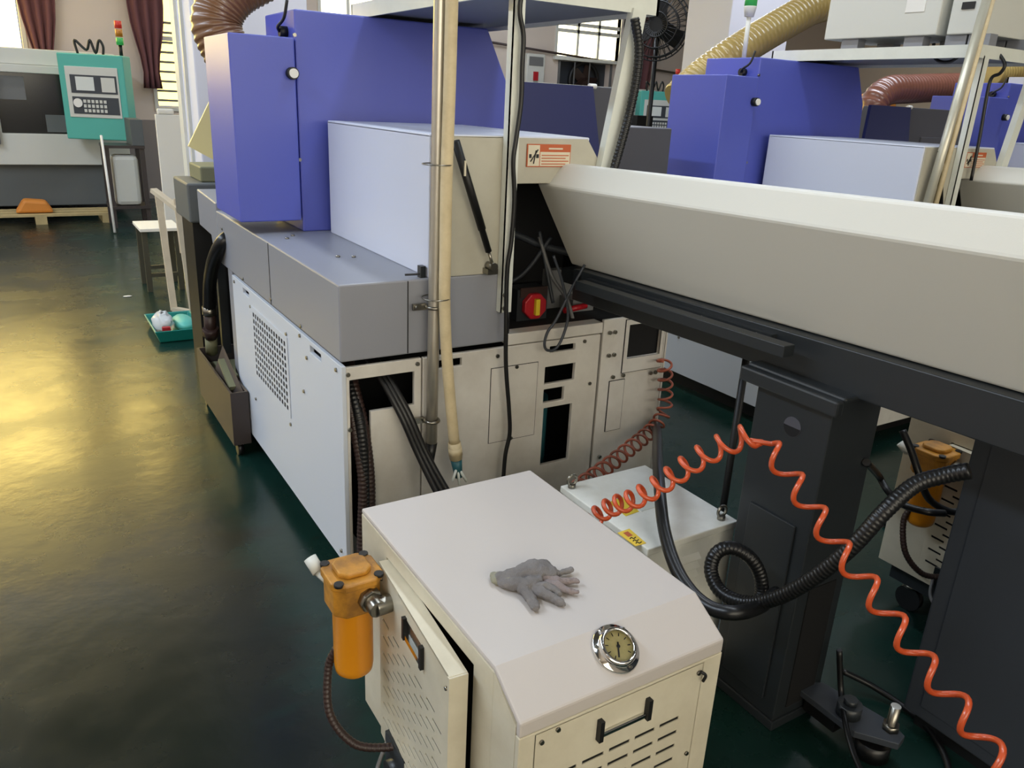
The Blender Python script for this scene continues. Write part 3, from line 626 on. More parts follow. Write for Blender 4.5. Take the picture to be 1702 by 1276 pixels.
    c = V((0.793, (YT + YF) / 2 + 0.004, (ZT + ZF) / 2 + 0.0025))
    g = B(MB().revolve([(0.043, -0.003), (0.046, 0.002), (0.044, 0.007), (0.036, 0.008), (0.036, 0.015), (0.033, 0.020), (0.029, 0.020), (0.028, 0.014)], c, n, 32), 'pressure_gauge', 'chrome')
    B(MB().revolve([(0.0, 0.010), (0.029, 0.010)], c, n, 28), 'dial', 'dial', g)
    u = V((1, 0, 0)); v = n.cross(u)
    nd = c + n * 0.012
    dvec = (u * -0.45 + v * -0.9).normalized()
    B(MB().bar(nd - dvec * 0.008, nd + dvec * 0.020, 0.0028, 0.001, n).cyl(nd, nd + n * 0.002, 0.0035, 10), 'needle', 'black', g)
    tk = MB()
    for k in range(9):
        a = math.radians(-135 + 33.75 * k); e = u * math.sin(a) + v * math.cos(a); tk.bar(nd + e * 0.019, nd + e * 0.025, 0.0016, 0.0006, n)
    B(tk, 'dial_marks', 'black', g)
    B(MB().revolve([(0.0, 0.0175), (0.0288, 0.0175)], c, n, 28), 'glass', 'glassy', g)
    for k in range(3):
        a = math.radians(40 + 120 * k); e = u * math.cos(a) + v * math.sin(a)
        B(MB().cyl(c + e * 0.040 + n * 0.006, c + e * 0.040 + n * 0.011, 0.003, 8), 'screw', 'steel', g)
    # yellow oil filter on an elbow at the side
    fc = V((0.488, 1.36, 0))
    F = B(MB().revolve([(0.0, 0.408), (0.030, 0.410), (0.0405, 0.420), (0.0425, 0.435), (0.0425, 0.585), (0.045, 0.59)], fc, n=28), 'oil_filter', 'filter_yellow', label=flabel)
    hd = MB()
    oc = [(-0.060, -0.035), (-0.035, -0.060), (0.035, -0.060), (0.060, -0.035), (0.060, 0.035), (0.035, 0.060), (-0.035, 0.060), (-0.060, 0.035)]
    hd.prism([(fc.x + a * 0.86, fc.y + b * 0.86) for a, b in oc], 'z', 0.585, 0.652).prism([(fc.x + a * 0.95, fc.y + b * 0.95) for a, b in oc], 'z', 0.650, 0.668)
    hd.prism([(fc.x + a * 0.6, fc.y + b * 0.6) for a, b in oc], 'z', 0.668, 0.680)
    H = B(hd, 'filter_head', 'filter_head', F, bevel=0.004)
    for sx in (-1, 1):
        for sy in (-1, 1): B(MB().cyl((fc.x + sx * 0.043, fc.y + sy * 0.043, 0.664), (fc.x + sx * 0.043, fc.y + sy * 0.043, 0.671), 0.010, 10), 'head_bolt', 'black', F)
    B(MB().revolve([(0.046, 0.602), (0.049, 0.605), (0.046, 0.609)], fc, n=28), 'filter_ring', 'steel', F)
    el = B(MB().cyl((0.505, 1.32, 0.622), (0.508, 1.295, 0.620), 0.026, 8).cyl((0.508, 1.30, 0.620), (0.510, 1.268, 0.617), 0.019, 14).cyl((0.505, 1.278, 0.617), (0.582, 1.29, 0.612), 0.019, 14), 'pipe_elbow', 'steel', bevel=0.002)
    B(MB().cyl((0.555, 1.287, 0.614), (0.572, 1.29, 0.612), 0.028, 8), 'elbow_nut', 'black_metal', el)
    B(MB().cyl((0.435, 1.415, 0.645), (0.425, 1.44, 0.668), 0.014, 10).cyl((0.45, 1.39, 0.63), (0.435, 1.415, 0.645), 0.010, 8), 'bleed_cap', 'bg_white', F)
    # ribbed oil line from filter to tank and clutter at the tank
    B(ribbed(MB(), [(0.455, 1.375, 0.47), (0.437, 1.38, 0.42), (0.425, 1.345, 0.33), (0.46, 1.30, 0.27), (0.52, 1.27, 0.255), (0.58, 1.25, 0.26)], 0.0085, 0.005, 0.14, 10), 'oil_line', 'brown_hose', F)
    B(MB().box(0.535, 0.60, 1.20, 1.30, 0.19, 0.27).cyl((0.52, 1.25, 0.20), (0.56, 1.25, 0.20), 0.028, 12), 'tank_valve', 'black_metal')
    B(MB().cyl((0.545, 1.10, 0.235), (0.525, 1.09, 0.25), 0.013, 10), 'filler_plug', 'bg_white')
    B(MB().tube(spline([(0.54, 1.30, 0.24), (0.50, 1.27, 0.18), (0.50, 1.20, 0.16), (0.53, 1.11, 0.235)], 6), 0.005, 8), 'drain_hose', 'bg_grey')
    return P
make_pump((0, 0, 0), 'cream sheet-metal pump unit in the foreground with ajar side door and gauge', 'yellow cylindrical oil filter')
make_pump((1.80, -0.19, 0), 'cream pump unit half hidden behind the dark feeder column, yellow filter showing', 'yellow cylindrical oil filter')

# ------------------------------------------------------------------ glove lying on the pump unit
def make_glove():
    T = 0.722
    G = thing('work_glove', 'grey knitted work glove lying crumpled on the cream pump unit', 'glove', oz(885, 975, T))
    def q(x, y, h=0.012): p = oz(x, y, T); return V((p.x, p.y, T + h))
    def blob(name, chains, mt, voxel=0.0025):
        mb = MB()
        for pts, rs in chains:
            P = spline([q(*p) for p in pts], 6)
            R = [rs[0] + (rs[-1] - rs[0]) * i / (len(P) - 1) for i in range(len(P))] if len(rs) == 2 else [float(np.interp(i / (len(P) - 1), np.linspace(0, 1, len(rs)), rs)) for i in range(len(P))]
            mb.tube(P, R, 12); mb.sphere(P[-1], R[-1] * 0.98); mb.sphere(P[0], R[0] * 0.98)
        mb.v = [V((p.x, p.y, max(T + 0.0008, T + (p.z - T) * 0.8))) for p in mb.v]
        o = mb.build(name, mt, G)
        r = o.modifiers.new('remesh', 'REMESH'); r.mode = 'VOXEL'; r.voxel_size = voxel; r.use_smooth_shade = True
        s = o.modifiers.new('smooth', 'SMOOTH'); s.iterations = 4; s.factor = 0.5
        tx = bpy.data.textures.get('crumple') or bpy.data.textures.new('crumple', 'CLOUDS'); tx.noise_scale = 0.014
        dm = o.modifiers.new('crumple', 'DISPLACE'); dm.texture = tx; dm.strength = 0.009; dm.mid_level = 0.5; dm.texture_coords = 'LOCAL'
        return o
    blob('palm', [([(832, 968, .010), (850, 966, .014), (872, 962, .018), (895, 962, .022), (912, 964, .020)], [0.015, 0.018, 0.021, 0.022, 0.018]),
                  ([(838, 975, .010), (856, 978, .012), (876, 980, .014), (893, 976, .016)], [0.012, 0.016, 0.018, 0.014]),
                  ([(862, 958, .016), (880, 953, .022), (900, 955, .026), (914, 960, .022)], [0.011, 0.015, 0.015, 0.012])], 'glove')
    blob('cuff', [([(821, 961, .009), (832, 964, .010), (842, 966, .011)], [0.0095, 0.012, 0.014]), ([(823, 968, .009), (836, 970, .010), (846, 972, .011)], [0.0105, 0.013, 0.0145])], 'glove_cuff')
    blob('thumb', [([(868, 984, .012), (878, 995, .010), (886, 1008, .009), (889, 1015, .008)], [0.014, 0.0115, 0.010, 0.009])], 'glove')
    blob('finger', [([(908, 962, .016), (924, 960, .013), (938, 956, .011), (949, 952, .010)], [0.010, 0.009, 0.008, 0.0065])], 'glove')
    blob('finger', [([(905, 970, .016), (925, 973, .013), (942, 972, .010), (958, 971, .009)], [0.012, 0.010, 0.0085, 0.007])], 'glove_cream')
    blob('finger', [([(908, 976, .013), (930, 982, .011), (945, 986, .009), (957, 988, .008)], [0.011, 0.010, 0.008, 0.007])], 'glove_cream')
    blob('finger', [([(886, 985, .012), (902, 993, .013), (918, 1000, .011), (936, 1007, .007)], [0.010, 0.0115, 0.010, 0.006])], 'glove')
    blob('finger', [([(890, 984, .015), (904, 984, .017), (918, 988, .014), (926, 992, .010)], [0.010, 0.011, 0.010, 0.008])], 'glove')
make_glove()

# ------------------------------------------------------------------ transformer box
def make_transformer():
    x0, x1, y0, y1, z = 1.30, 1.64, 1.335, 1.745, 0.50
    B = thing('transformer_box', 'low cream transformer box with eyebolts behind the pump unit', 'transformer', (x0, y0, 0))
    lv = [(1.40 + 0.0, 1.40 + 0.10, 0.20 + k * 0.035, 0.208 + k * 0.035) for k in range(7)]
    MB().box(x0 + 0.006, x1 - 0.006, y0 + 0.012, y1 - 0.006, 0.04, z - 0.02).build('body', 'cream_box_lit', B, 0.003)
    MB().plate('y', y0 + 0.006, y0 + 0.012, x0 + 0.006, x1 - 0.006, 0.04, z - 0.02).build('front_plate', 'cream_box_lit', B)
    MB().plate('z', z - 0.022, z, x0, x1, y0, y1).build('lid', 'cream_box_lit', B, 0.003)
    for k in range(8):
        MB().prism([(y0 + 0.006, 0.22 + k * 0.028), (y0 - 0.008, 0.224 + k * 0.028), (y0 + 0.006, 0.238 + k * 0.028)], 'x', 1.395, 1.50).build('louvre', 'cream_box_lit', B)
    for (x, y) in [(1.325, 1.72), (1.60, 1.365)]:
        e = MB().cyl((x, y, z), (x, y, z + 0.012), 0.012, 12).build('eyebolt', 'steel', B)
        MB().tube([V((x + 0.016 * math.cos(t), y, z + 0.026 + 0.016 * math.sin(t))) for t in [i * math.pi / 10 for i in range(21)]], 0.0045, 8).build('ring', 'steel', e)
    def sticker(name, quad, mt):
        pts = [oz(x, y, z) for x, y in quad]
        s = MB().add([p + V((0, 0, 0.0005)) for p in pts] + [p + V((0, 0, 0.0016)) for p in pts], [(0,3,2,1),(4,5,6,7),(0,1,5,4),(1,2,6,5),(2,3,7,6),(3,0,4,7)]).build(name, mt, B); return s, pts
    sticker('warning_sticker', [(1012, 835), (1034, 826), (1062, 850), (1040, 858)], 'yellow')
    sticker('rating_plate', [(1037, 828), (1064, 817), (1092, 842), (1066, 850)], 'galv')
    s, p = sticker('caution_sticker', [(1026, 886), (1046, 879), (1074, 903), (1056, 908)], 'label_yellow')
    def inq(u, v): return p[0] * (1-u)*(1-v) + p[1] * u*(1-v) + p[2] * u*v + p[3] * (1-u)*v + V((0, 0, 0.0022))
    for v in (0.55, 0.72, 0.88): MB().tube(spline([inq(0.25, v), inq(0.45, v - 0.05), inq(0.5, v + 0.04), inq(0.75, v)], 4), 0.0014, 5).build('sticker_print', 'black', s)
    MB().add([inq(0.3, 0.12), inq(0.7, 0.12), inq(0.7, 0.42), inq(0.3, 0.42)], [(0, 1, 2, 3)]).build('sticker_field', 'label_orange', s)
    for x in (x0 + 0.03, x1 - 0.03):
        for y in (y0 + 0.03, y1 - 0.03): MB().cyl((x, y, 0), (x, y, 0.04), 0.02, 10).build('foot', 'rubber', B)
make_transformer()

# ================================================================== bar feeders
def make_feeder(dx, label):
    F = thing('bar_feeder', label, 'bar feeder', (1.62 + dx, 1.15, 0), 'bar feeders')
    tilt = math.radians(1.3)
    piv = V((1.5, 2.25, 1.35))
    M = Matrix.Translation(piv) @ Matrix.Rotation(-tilt, 4, 'X') @ Matrix.Translation(-piv)
    D = (dx, 0, 0)
    def B(mb, name, mt, parent=None, bevel=0.0, t=True):
        if t: mb.xf(M)
        return mb.shift(D).build(name, mt, parent or F, bevel)
    sec = [(1.50, 1.347), (1.555, 1.416), (1.585, 1.418), (1.86, 1.345), (1.72, 1.066), (1.66, 1.066)]
    B(MB().prism(sec, 'y', 2.27, -1.6), 'cover', 'feeder_white', bevel=0.007, )
    B(MB().box(1.62, 1.78, 2.20, -1.6, 0.955, 1.064), 'beam', 'black_metal', bevel=0.003)
    B(MB().box(1.64, 1.70, 2.30, 2.20, 1.0, 1.05).box(1.60, 1.62, 2.10, 1.3, 1.02, 1.05), 'beam_nose', 'black_metal')
    rl = B(MB().box(1.535, 1.575, 2.07, 1.205, 1.022, 1.052), 'rail', 'black_metal', bevel=0.002)
    for y in (1.95, 1.75, 1.55, 1.35): B(MB().cyl((1.575, y, 1.037), (1.625, y, 1.037), 0.008, 8), 'rail_stud', 'steel', rl)
    # column
    B(MB().box(1.575, 1.765, 1.06, 1.29, 0.03, 0.98), 'column', 'black_metal', bevel=0.003, t=False)
    B(MB().box(1.548, 1.575, 1.035, 1.335, 0.945, 0.985).box(1.575, 1.74, 1.035, 1.335, 0.975, 0.99), 'column_bracket', 'black_metal', bevel=0.006, t=False)
    B(MB().cyl((1.5755, 1.165, 0.87), (1.5735, 1.165, 0.87), 0.026, 28), 'cable_hole', 'guard_grey', t=False)
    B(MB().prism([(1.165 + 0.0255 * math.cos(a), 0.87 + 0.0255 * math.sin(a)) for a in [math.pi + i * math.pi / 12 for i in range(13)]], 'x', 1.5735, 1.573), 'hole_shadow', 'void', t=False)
    B(MB().box(1.62, 1.73, 1.057, 1.06, 0.06, 0.44), 'access_opening', 'void', t=False)
    B(MB().box(1.568, 1.575, 1.10, 1.25, 0.08, 0.62), 'column_cover', 'black_metal', bevel=0.002, t=False)
    B(MB().box(1.57, 1.77, 1.055, 1.30, 0.0, 0.03), 'base_plate', 'black_metal', bevel=0.003, t=False)
    # levelling lug with threaded bolt
    lg = B(MB().prism([(1.675, 0.885), (1.74, 0.80), (1.78, 0.81), (1.795, 0.86), (1.76, 1.05), (1.675, 1.10)], 'z', 0.075, 0.095), 'levelling_lug', 'slate', bevel=0.002, t=False)
    B(MB().cyl((1.768, 0.845, 0.0), (1.768, 0.845, 0.17), 0.013, 12), 'levelling_bolt', 'steel', lg, t=False)
    B(MB().cyl((1.768, 0.845, 0.095), (1.768, 0.845, 0.112), 0.022, 6), 'nut', 'steel', lg, t=False)
    B(MB().cyl((1.715, 0.935, 0.095), (1.715, 0.935, 0.13), 0.032, 20).cyl((1.715, 0.935, 0.13), (1.715, 0.935, 0.145), 0.018, 8), 'jack_screw', 'black_metal', lg, t=False)
    B(MB().cyl((1.75, 0.87, 0.0), (1.75, 0.87, 0.05), 0.045, 20).box(1.69, 1.73, 0.95, 1.05, 0.03, 0.08), 'levelling_foot', 'rubber', lg, t=False)
    # slim front leg
    lg2 = B(MB().cyl((1.76, 1.50, 0.0), (1.76, 1.50, 0.955), 0.011, 10), 'slim_leg', 'black', t=False)
    B(MB().cyl((1.76, 1.50, 0.0), (1.76, 1.50, 0.012), 0.04, 12).box(1.735, 1.785, 1.485, 1.515, 0.94, 0.965), 'leg_plate', 'black', lg2, t=False)
    return F
make_feeder(0.0, 'long white-topped bar feeder on a black column in the right foreground')
make_feeder(2.5, 'white bar feeder whose end shows at the far right edge')
cbn = thing('control_cabinet', 'dark slate cabinet standing below the feeder at the right edge', 'cabinet', (1.93, 0.2, 0))
MB().box(1.93, 2.30, -0.9, 0.905, 0.05, 0.93).build('body', 'slate', cbn, 0.006)
MB().box(1.96, 2.28, -0.88, 0.88, 0.0, 0.05).build('plinth', 'black', cbn)
MB().box(1.926, 1.93, -0.85, 0.86, 0.09, 0.90).build('side_cover', 'slate', cbn, 0.003)

# ------------------------------------------------------------------ hoses on the floor side of the feeder
def pth(l): return [ox(x, y, X) for x, y, X in l]
P = pth([(1612, 782, 1.62), (1570, 790, 1.60), (1520, 806, 1.56), (1470, 850, 1.50), (1420, 905, 1.46), (1360, 955, 1.43), (1300, 990, 1.41), (1245, 1002, 1.40), (1200, 985, 1.39), (1182, 950, 1.40), (1190, 920, 1.42), (1215, 910, 1.45), (1245, 925, 1.48), (1262, 952, 1.50), (1266, 985, 1.50), (1255, 1010, 1.47)])
tag(ribbed(MB(), P, 0.0172, 0.005, 0.075, 14).build('corrugated_hose', 'rubber'), 'thick black corrugated hose looping in front of the feeder column', 'hose')
P = pth([(1086, 700, 2.115), (1092, 718, 1.95), (1093, 760, 1.65), (1097, 820, 1.45), (1104, 880, 1.36), (1122, 940, 1.30), (1150, 985, 1.27), (1185, 1012, 1.27), (1225, 1018, 1.30), (1262, 1008, 1.40), (1290, 985, 1.50)])
tag(MB().tube(spline(P, 8), 0.0175, 14).build('smooth_hose', 'rubber'), 'thick smooth black hose curving down past the transformer box', 'hose')
# orange coil: nearly closed turns, then pulled out straight
P = pth([(978, 868, 1.10), (1010, 845, 1.12), (1060, 826, 1.14), (1110, 796, 1.17), (1170, 756, 1.20), (1225, 730, 1.23), (1262, 722, 1.25)])
Q = pth([(1262, 722, 1.25), (1300, 772, 1.25), (1345, 838, 1.25), (1390, 905, 1.25), (1440, 970, 1.25), (1490, 1040, 1.25), (1540, 1108, 1.25), (1595, 1178, 1.25), (1650, 1255, 1.25), (1700, 1340, 1.25)])
H1 = helix(P, lambda f: 0.020 + 0.004 * f, lambda f: 0.034 + 0.022 * f, 16)
H2 = helix(Q, 0.0215, lambda f: 0.078, 18)
j = spline([H1[-6], H1[-1], V(H1[-1]) * 0.5 + V(H2[0]) * 0.5, H2[0], H2[6]], 5)
tag(MB().tube(H1[:-6] + j + H2[7:], 0.0056, 8).build('coiled_air_hose', 'orange'), 'bright orange coiled air hose stretched across the feeder column', 'air hose', 'coiled air hoses')
P = [V(p) for p in [(2.12, 2.17, 0.64), (2.135, 2.16, 0.55), (2.13, 2.15, 0.46), (2.10, 2.13, 0.38), (2.03, 2.10, 0.31), (1.93, 2.05, 0.26), (1.82, 1.99, 0.22), (1.70, 1.92, 0.20), (1.58, 1.86, 0.20)]]
P = [oy(x, y, Y) for x, y, Y in [(1104, 595, 2.15), (1106, 640, 2.15), (1104, 680, 2.14), (1092, 705, 2.12), (1068, 728, 2.08), (1038, 752, 2.02), (1008, 776, 1.95), (975, 800, 1.88), (960, 812, 1.84)]]
tag(MB().tube(helix(P, 0.027, lambda f: 0.042 + 0.022 * max(0.0, min(1.0, (f - 0.35) * 4)), 18), 0.005, 8).build('coiled_air_hose', 'orange_dirty'), 'grimy rust-red coiled air hose hanging at the nearest lathe\'s right edge', 'air hose', 'coiled air hoses')
# black cables at the foot of the feeder
P = [oz(x, y, z) for x, y, z in [(1395, 1080, 0.25), (1398, 1150, 0.13), (1405, 1200, 0.12), (1418, 1250, 0.10), (1440, 1300, 0.08)]]
tag(MB().tube(spline(P, 8), 0.008, 8).build('floor_cable', 'cable'), 'black cable hanging down the feeder column to the levelling lug', 'cable')
P = [oz(x, y, z) for x, y, z in [(1400, 1115, 0.06), (1450, 1140, 0.03), (1510, 1180, 0.012), (1550, 1220, 0.012), (1575, 1270, 0.012), (1580, 1320, 0.012)]]
tag(MB().tube(spline(P, 8), 0.009, 8).build('floor_cable', 'cable'), 'black cable arching over the floor in the bottom right corner', 'cable')
P = [ox(x, y, X) for x, y, X in [(1500, 715, 2.0), (1515, 750, 2.0), (1530, 795, 2.0), (1545, 830, 2.05), (1580, 850, 2.1), (1610, 845, 2.15)]]
tag(MB().tube(spline(P, 8), 0.010, 8).build('hanging_cable', 'cable'), 'black cable hanging beside the half hidden yellow filter', 'cable')
P = [ox(x, y, X) for x, y, X in [(1440, 768, 1.735), (1460, 790, 2.0), (1475, 815, 2.0), (1500, 838, 2.0), (1540, 850, 2.0), (1570, 853, 2.05)]]
tag(MB().tube(spline(P, 8), 0.010, 8).build('hanging_cable', 'cable'), 'black cable sagging behind the thick corrugated hose', 'cable')
P = [oz(x, y, 0.012) for x, y in [(1470, 870), (1500, 885), (1540, 895), (1580, 890)]]
tag(MB().tube(spline(P, 8), 0.010, 8).build('floor_cable', 'cable'), 'black cable lying on the floor behind the feeder column', 'cable')

# ================================================================== left of the lathe: coolant tray, hose, basin
ct = thing('coolant_tray', 'brown metal chip tray on casters beside the nearest lathe', 'tray', (0.69, 3.44, 0))
tb_ = MB().plate('x', 0.69, 0.70, 3.44, 4.19, 0.06, 0.315).plate('y', 3.44, 3.45, 0.70, 0.768, 0.06, 0.315).plate('x', 0.758, 0.768, 3.45, 3.65, 0.06, 0.315).plate('y', 3.64, 3.65, 0.768, 0.90, 0.06, 0.315)
tb_.plate('y', 4.18, 4.19, 0.70, 0.90, 0.06, 0.315).plate('x', 0.89, 0.90, 3.65, 4.18, 0.06, 0.315).box(0.70, 0.758, 3.45, 3.65, 0.06, 0.075).box(0.70, 0.89, 3.65, 4.18, 0.06, 0.075)
tb_.build('tub', 'tray', ct)
MB().add([(0.703, 3.46, 0.20), (0.755, 3.46, 0.30), (0.755, 3.85, 0.42), (0.703, 3.85, 0.28), (0.703, 3.46, 0.19), (0.755, 3.46, 0.29), (0.755, 3.85, 0.41), (0.703, 3.85, 0.27)], [(0,1,2,3),(7,6,5,4),(0,4,5,1),(1,5,6,2),(2,6,7,3),(3,7,4,0)]).build('chute_plate', 'tray', ct)
MB().bar((0.728, 3.56, 0.295), (0.730, 3.78, 0.365), 0.03, 0.02).build('chute_handle', 'khaki', ct)
MB().box(0.71, 0.88, 3.9, 4.17, 0.075, 0.24).build('coolant_pump', 'khaki', ct, 0.01)
for (x, y) in [(0.72, 3.47), (0.72, 4.16), (0.83, 3.70), (0.83, 4.16)]:
    c = MB().cyl((x, y, 0.05), (x, y, 0.065), 0.02, 10).build('caster', 'steel', ct)
    MB().cyl((x - 0.012, y, 0.03), (x + 0.012, y, 0.03), 0.03, 14).build('wheel', 'rubber', c)
dh = thing('drain_hose', 'black drain hose dropping from the nearest lathe into the chip tray', 'hose', (0.74, 4.1, 0.2))
P = [ox(x, y, X) for x, y, X in [(382, 392, 0.80), (368, 405, 0.76), (355, 435, 0.74), (349, 470, 0.74), (348, 515, 0.74)]]
MB().tube(spline(P, 8), 0.032, 14).build('hose_tube', 'rubber', dh)
a = ox(348, 512, 0.74); b = ox(350, 545, 0.74); c = ox(352, 585, 0.75)
MB().tube([a + (b - a) * t for t in (-0.1, 0.15, 0.3)], 0.035, 14).build('hose_clamp', 'steel', dh)
MB().cyl(a + (b - a) * 0.3, b + (c - b) * 0.4, 0.03, 10).cyl(b, b + (c - b) * 0.3, 0.04, 6).build('valve', 'brown_hose', dh)
MB().cyl(b + (c - b) * 0.4, c, 0.03, 12).build('valve_outlet', 'khaki', dh)
bs = thing('plastic_basin', 'green plastic basin holding a plastic bag on the aisle floor', 'basin', (0.79, 5.6, 0))
def basin(x0, x1, y0, y1, h, f, t):
    o = [(x0 + f, y0 + f), (x1 - f, y0 + f), (x1 - f, y1 - f), (x0 + f, y1 - f)]; i = [(x0, y0), (x1, y0), (x1, y1), (x0, y1)]
    vs = [(a, b, 0.002) for a, b in o] + [(a, b, h) for a, b in i] + [(a + (t if a < 0.8 else -t), b + (t if b < 5.6 else -t), h) for a, b in i] + [(a + (t if a < 0.8 else -t), b + (t if b < 5.6 else -t), 0.012) for a, b in o]
    fs = [(3, 2, 1, 0), (12, 13, 14, 15)]
    for k in range(4):
        j2 = (k + 1) % 4
        fs += [(k, j2, 4 + j2, 4 + k), (4 + k, 4 + j2, 8 + j2, 8 + k), (8 + k, 8 + j2, 12 + j2, 12 + k)]
    return MB().add(vs, fs)
basin(0.64, 0.95, 5.38, 5.88, 0.085, 0.03, 0.012).build('tub', 'basin', bs, 0.006)
bag = thing('plastic_bag', 'crumpled clear plastic bag with red print lying in the green basin', 'bag', (0.72, 5.6, 0.013))
mb = MB().sphere((0.725, 5.62, 0.085), 0.065, 0.11, 0.07, 16, 10)
for p in mb.v: p += V((random.uniform(-1, 1), random.uniform(-1, 1), random.uniform(-1, 1))) * 0.014
mb.build('film', 'plastic_bag', bag)
MB().box(0.70, 0.75, 5.47, 5.50, 0.05, 0.085).build('red_print', 'red', bag)
mb = MB().sphere((0.86, 5.66, 0.06), 0.07, 0.16, 0.045, 16, 8)
tag(mb.build('plastic_dish', 'teal'), 'pale green rounded dish lying in the green basin', 'dish')
tag(MB().sphere(oz(212, 492, 0.004), 0.035, 0.02, 0.004, 10, 6).build('paper_scrap', 'board_white'), 'small white paper scrap on the aisle floor', 'scrap')

# white-topped bench and pale wooden stand
def pz(x, y, z): return oz(x, y, z)
bn = thing('work_bench', 'low bench with white top and dark legs beside the white column', 'bench', (0.83, 6.9, 0))
bx0, bx1, by0, by1, bz = 0.78, 1.09, 6.85, 7.45, 0.52
bz = 0.52
MB().box(0.79, 1.10, 6.86, 7.30, bz - 0.025, bz).build('bench_top', 'board_white', bn, 0.003)
for (x, y) in [(0.825, 6.92), (1.07, 6.92), (0.825, 7.25), (1.07, 7.25)]:
    MB().box(x - 0.02, x + 0.02, y - 0.02, y + 0.02, 0, bz - 0.025).build('leg', 'bench_leg', bn)
MB().box(0.845, 1.05, 6.905, 6.935, 0.12, 0.15).build('stretcher', 'bench_leg', bn)
MB().box(0.845, 1.05, 7.235, 7.265, 0.12, 0.15).build('stretcher', 'bench_leg', bn)
wk = thing('wooden_stand', 'pale wooden trestle stand leaning by the white column', 'stand', (0.92, 6.1, 0))
def wbar(name, p0, p1, a=0.045, b=0.03): MB().bar(p0, p1, a, b).build(name, 'wood_pale', wk)
Ytr = 6.1
wbar('leg', oy(262, 318, 6.35) , oz(290, 520, 0.0) + V((0, 0, 0.02)))
wbar('leg', oy(296, 345, 6.05), oz(322, 526, 0.0) + V((0, 0, 0.02)))
wbar('brace', oz(290, 520, 0.0) + V((0, 0, 0.03)), oz(322, 526, 0.0) + V((0, 0, 0.03)))
wbar('top_rail', oy(255, 316, 6.35), oy(300, 350, 6.05), 0.05, 0.03)
wbar('cross_bar', oy(292, 330, 6.1), oy(303, 420, 6.1), 0.03, 0.02)
wp = thing('standing_board', 'tall white panel board standing behind the wooden stand', 'panel', (1.15, 8.0, 0))
a = oy(258, 190, 8.0); b = oy(285, 190, 8.0)
MB().box(a.x, b.x + 0.1, 8.0, 8.05, 0.35, a.z).build('board', 'board_white', wp, 0.004)
MB().box(a.x, a.x + 0.05, 7.98, 8.07, 0.0, 0.35).box(b.x + 0.05, b.x + 0.1, 7.98, 8.07, 0.0, 0.35).build('leg', 'board_white', wp)
tag(MB().box(a.x + 0.02, a.x + 0.16, 8.0, 8.06, a.z, a.z + 0.05).build('folded_cloth', 'board_white', bevel=0.015), 'white and blue folded cloth on top of the white panel', 'cloth')
# items behind the lathe
ys = [oy(x, y, 4.6) for x, y in [(313, 243), (350, 165), (356, 266)]]
tag(MB().add(ys + [p + V((0, 0.02, 0)) for p in ys], [(0, 1, 2), (5, 4, 3), (0, 3, 4, 1), (1, 4, 5, 2), (2, 5, 3, 0)]).build('yellow_flap', 'pale_yellow'), 'pale yellow sheet flap sticking out behind the blue door', 'panel')
rb = thing('gear_box', 'dark boxy drive unit at the back of the nearest lathe', 'box', (0.78, 4.35, 0.9))
a = oy(310, 305, 4.4); b = oy(350, 370, 4.4)
MB().box(a.x, 1.5, 4.4, 4.8, b.z, a.z).build('housing', 'bg_base', rb, 0.01)
a2 = oy(332, 277, 4.45)
MB().box(a2.x, 1.2, 4.45, 4.75, a.z, a2.z).build('top_box', 'khaki', rb, 0.008)
MB().box(a.x + 0.02, 1.4, 4.45, 4.75, 0, b.z).build('stand', 'black', rb)

# ================================================================== electrical boxes on the second lathe's shelf
def ebox(name, x0, x1, y0, y1, z0, z1, label, mt='bg_white', feet=True):
    E = thing(name, label, 'electrical box', (x0, y0, z0), 'electrical boxes on the shelf')
    zb = z0 + (0.07 if feet else 0)
    MB().box(x0, x1, y0, y1, zb, z1).build('housing', mt, E, 0.005)
    if feet:
        for y in (y0 + 0.12, y1 - 0.15):
            MB().box(x0 + 0.02, x0 + 0.08, y - 0.05, y + 0.05, z0, zb).build('foot', 'galv_plate', E)
            MB().box(x1 - 0.08, x1 - 0.02, y - 0.05, y + 0.05, z0, zb).build('foot', 'galv_plate', E)
    return E
E1 = ebox('electrical_box', 3.80, 4.20, 2.42, 3.05, 1.925, 2.45, 'pale grey electrical box with paper label on the second lathe\'s shelf')
MB().box(3.797, 3.80, 2.50, 2.60, 2.10, 2.19).build('paper_label', 'board_white', E1)
MB().box(3.797, 3.80, 2.51, 2.58, 2.195, 2.24).build('paper_label', 'board_white', E1)
E2 = ebox('electrical_box', 3.82, 4.25, 2.22, 2.38, 1.925, 2.5, 'light box with black switch beside the steel post on the shelf', 'bg_white')
MB().box(3.815, 3.82, 2.27, 2.33, 2.10, 2.13).build('switch', 'black', E2)
P = [ox(x, y, 3.9) for x, y in [(1552, 72), (1552, 92), (1562, 102), (1580, 102), (1596, 92)]]
tag(MB().tube(spline(P, 8), 0.008, 8).build('box_cable', 'cable'), 'black cable looping under the light box on the shelf', 'cable')
P = [ox(x, y, 3.95) for x, y in [(1648, 80), (1662, 92), (1670, 108), (1662, 122), (1648, 130), (1640, 160), (1628, 230), (1614, 300)]]
tag(MB().tube(spline(P, 8), 0.008, 8).build('box_cable', 'cable'), 'black cable running down the second shelf\'s front post', 'cable')
p2 = thing('conduit_pipe', 'upright galvanised conduit pipe in front of the second lathe', 'pipe', (3.62, 2.165, 0.5))
MB().cyl(oy(1500, 480, 2.165), oy(1643, -10, 2.165), 0.020, 18).build('tube', 'galv_pipe', p2)
MB().cyl(oy(1500 + 16, 480, 2.15), oy(1652, -10, 2.15), 0.012, 12).build('hose_tube', 'hose_cream', p2)

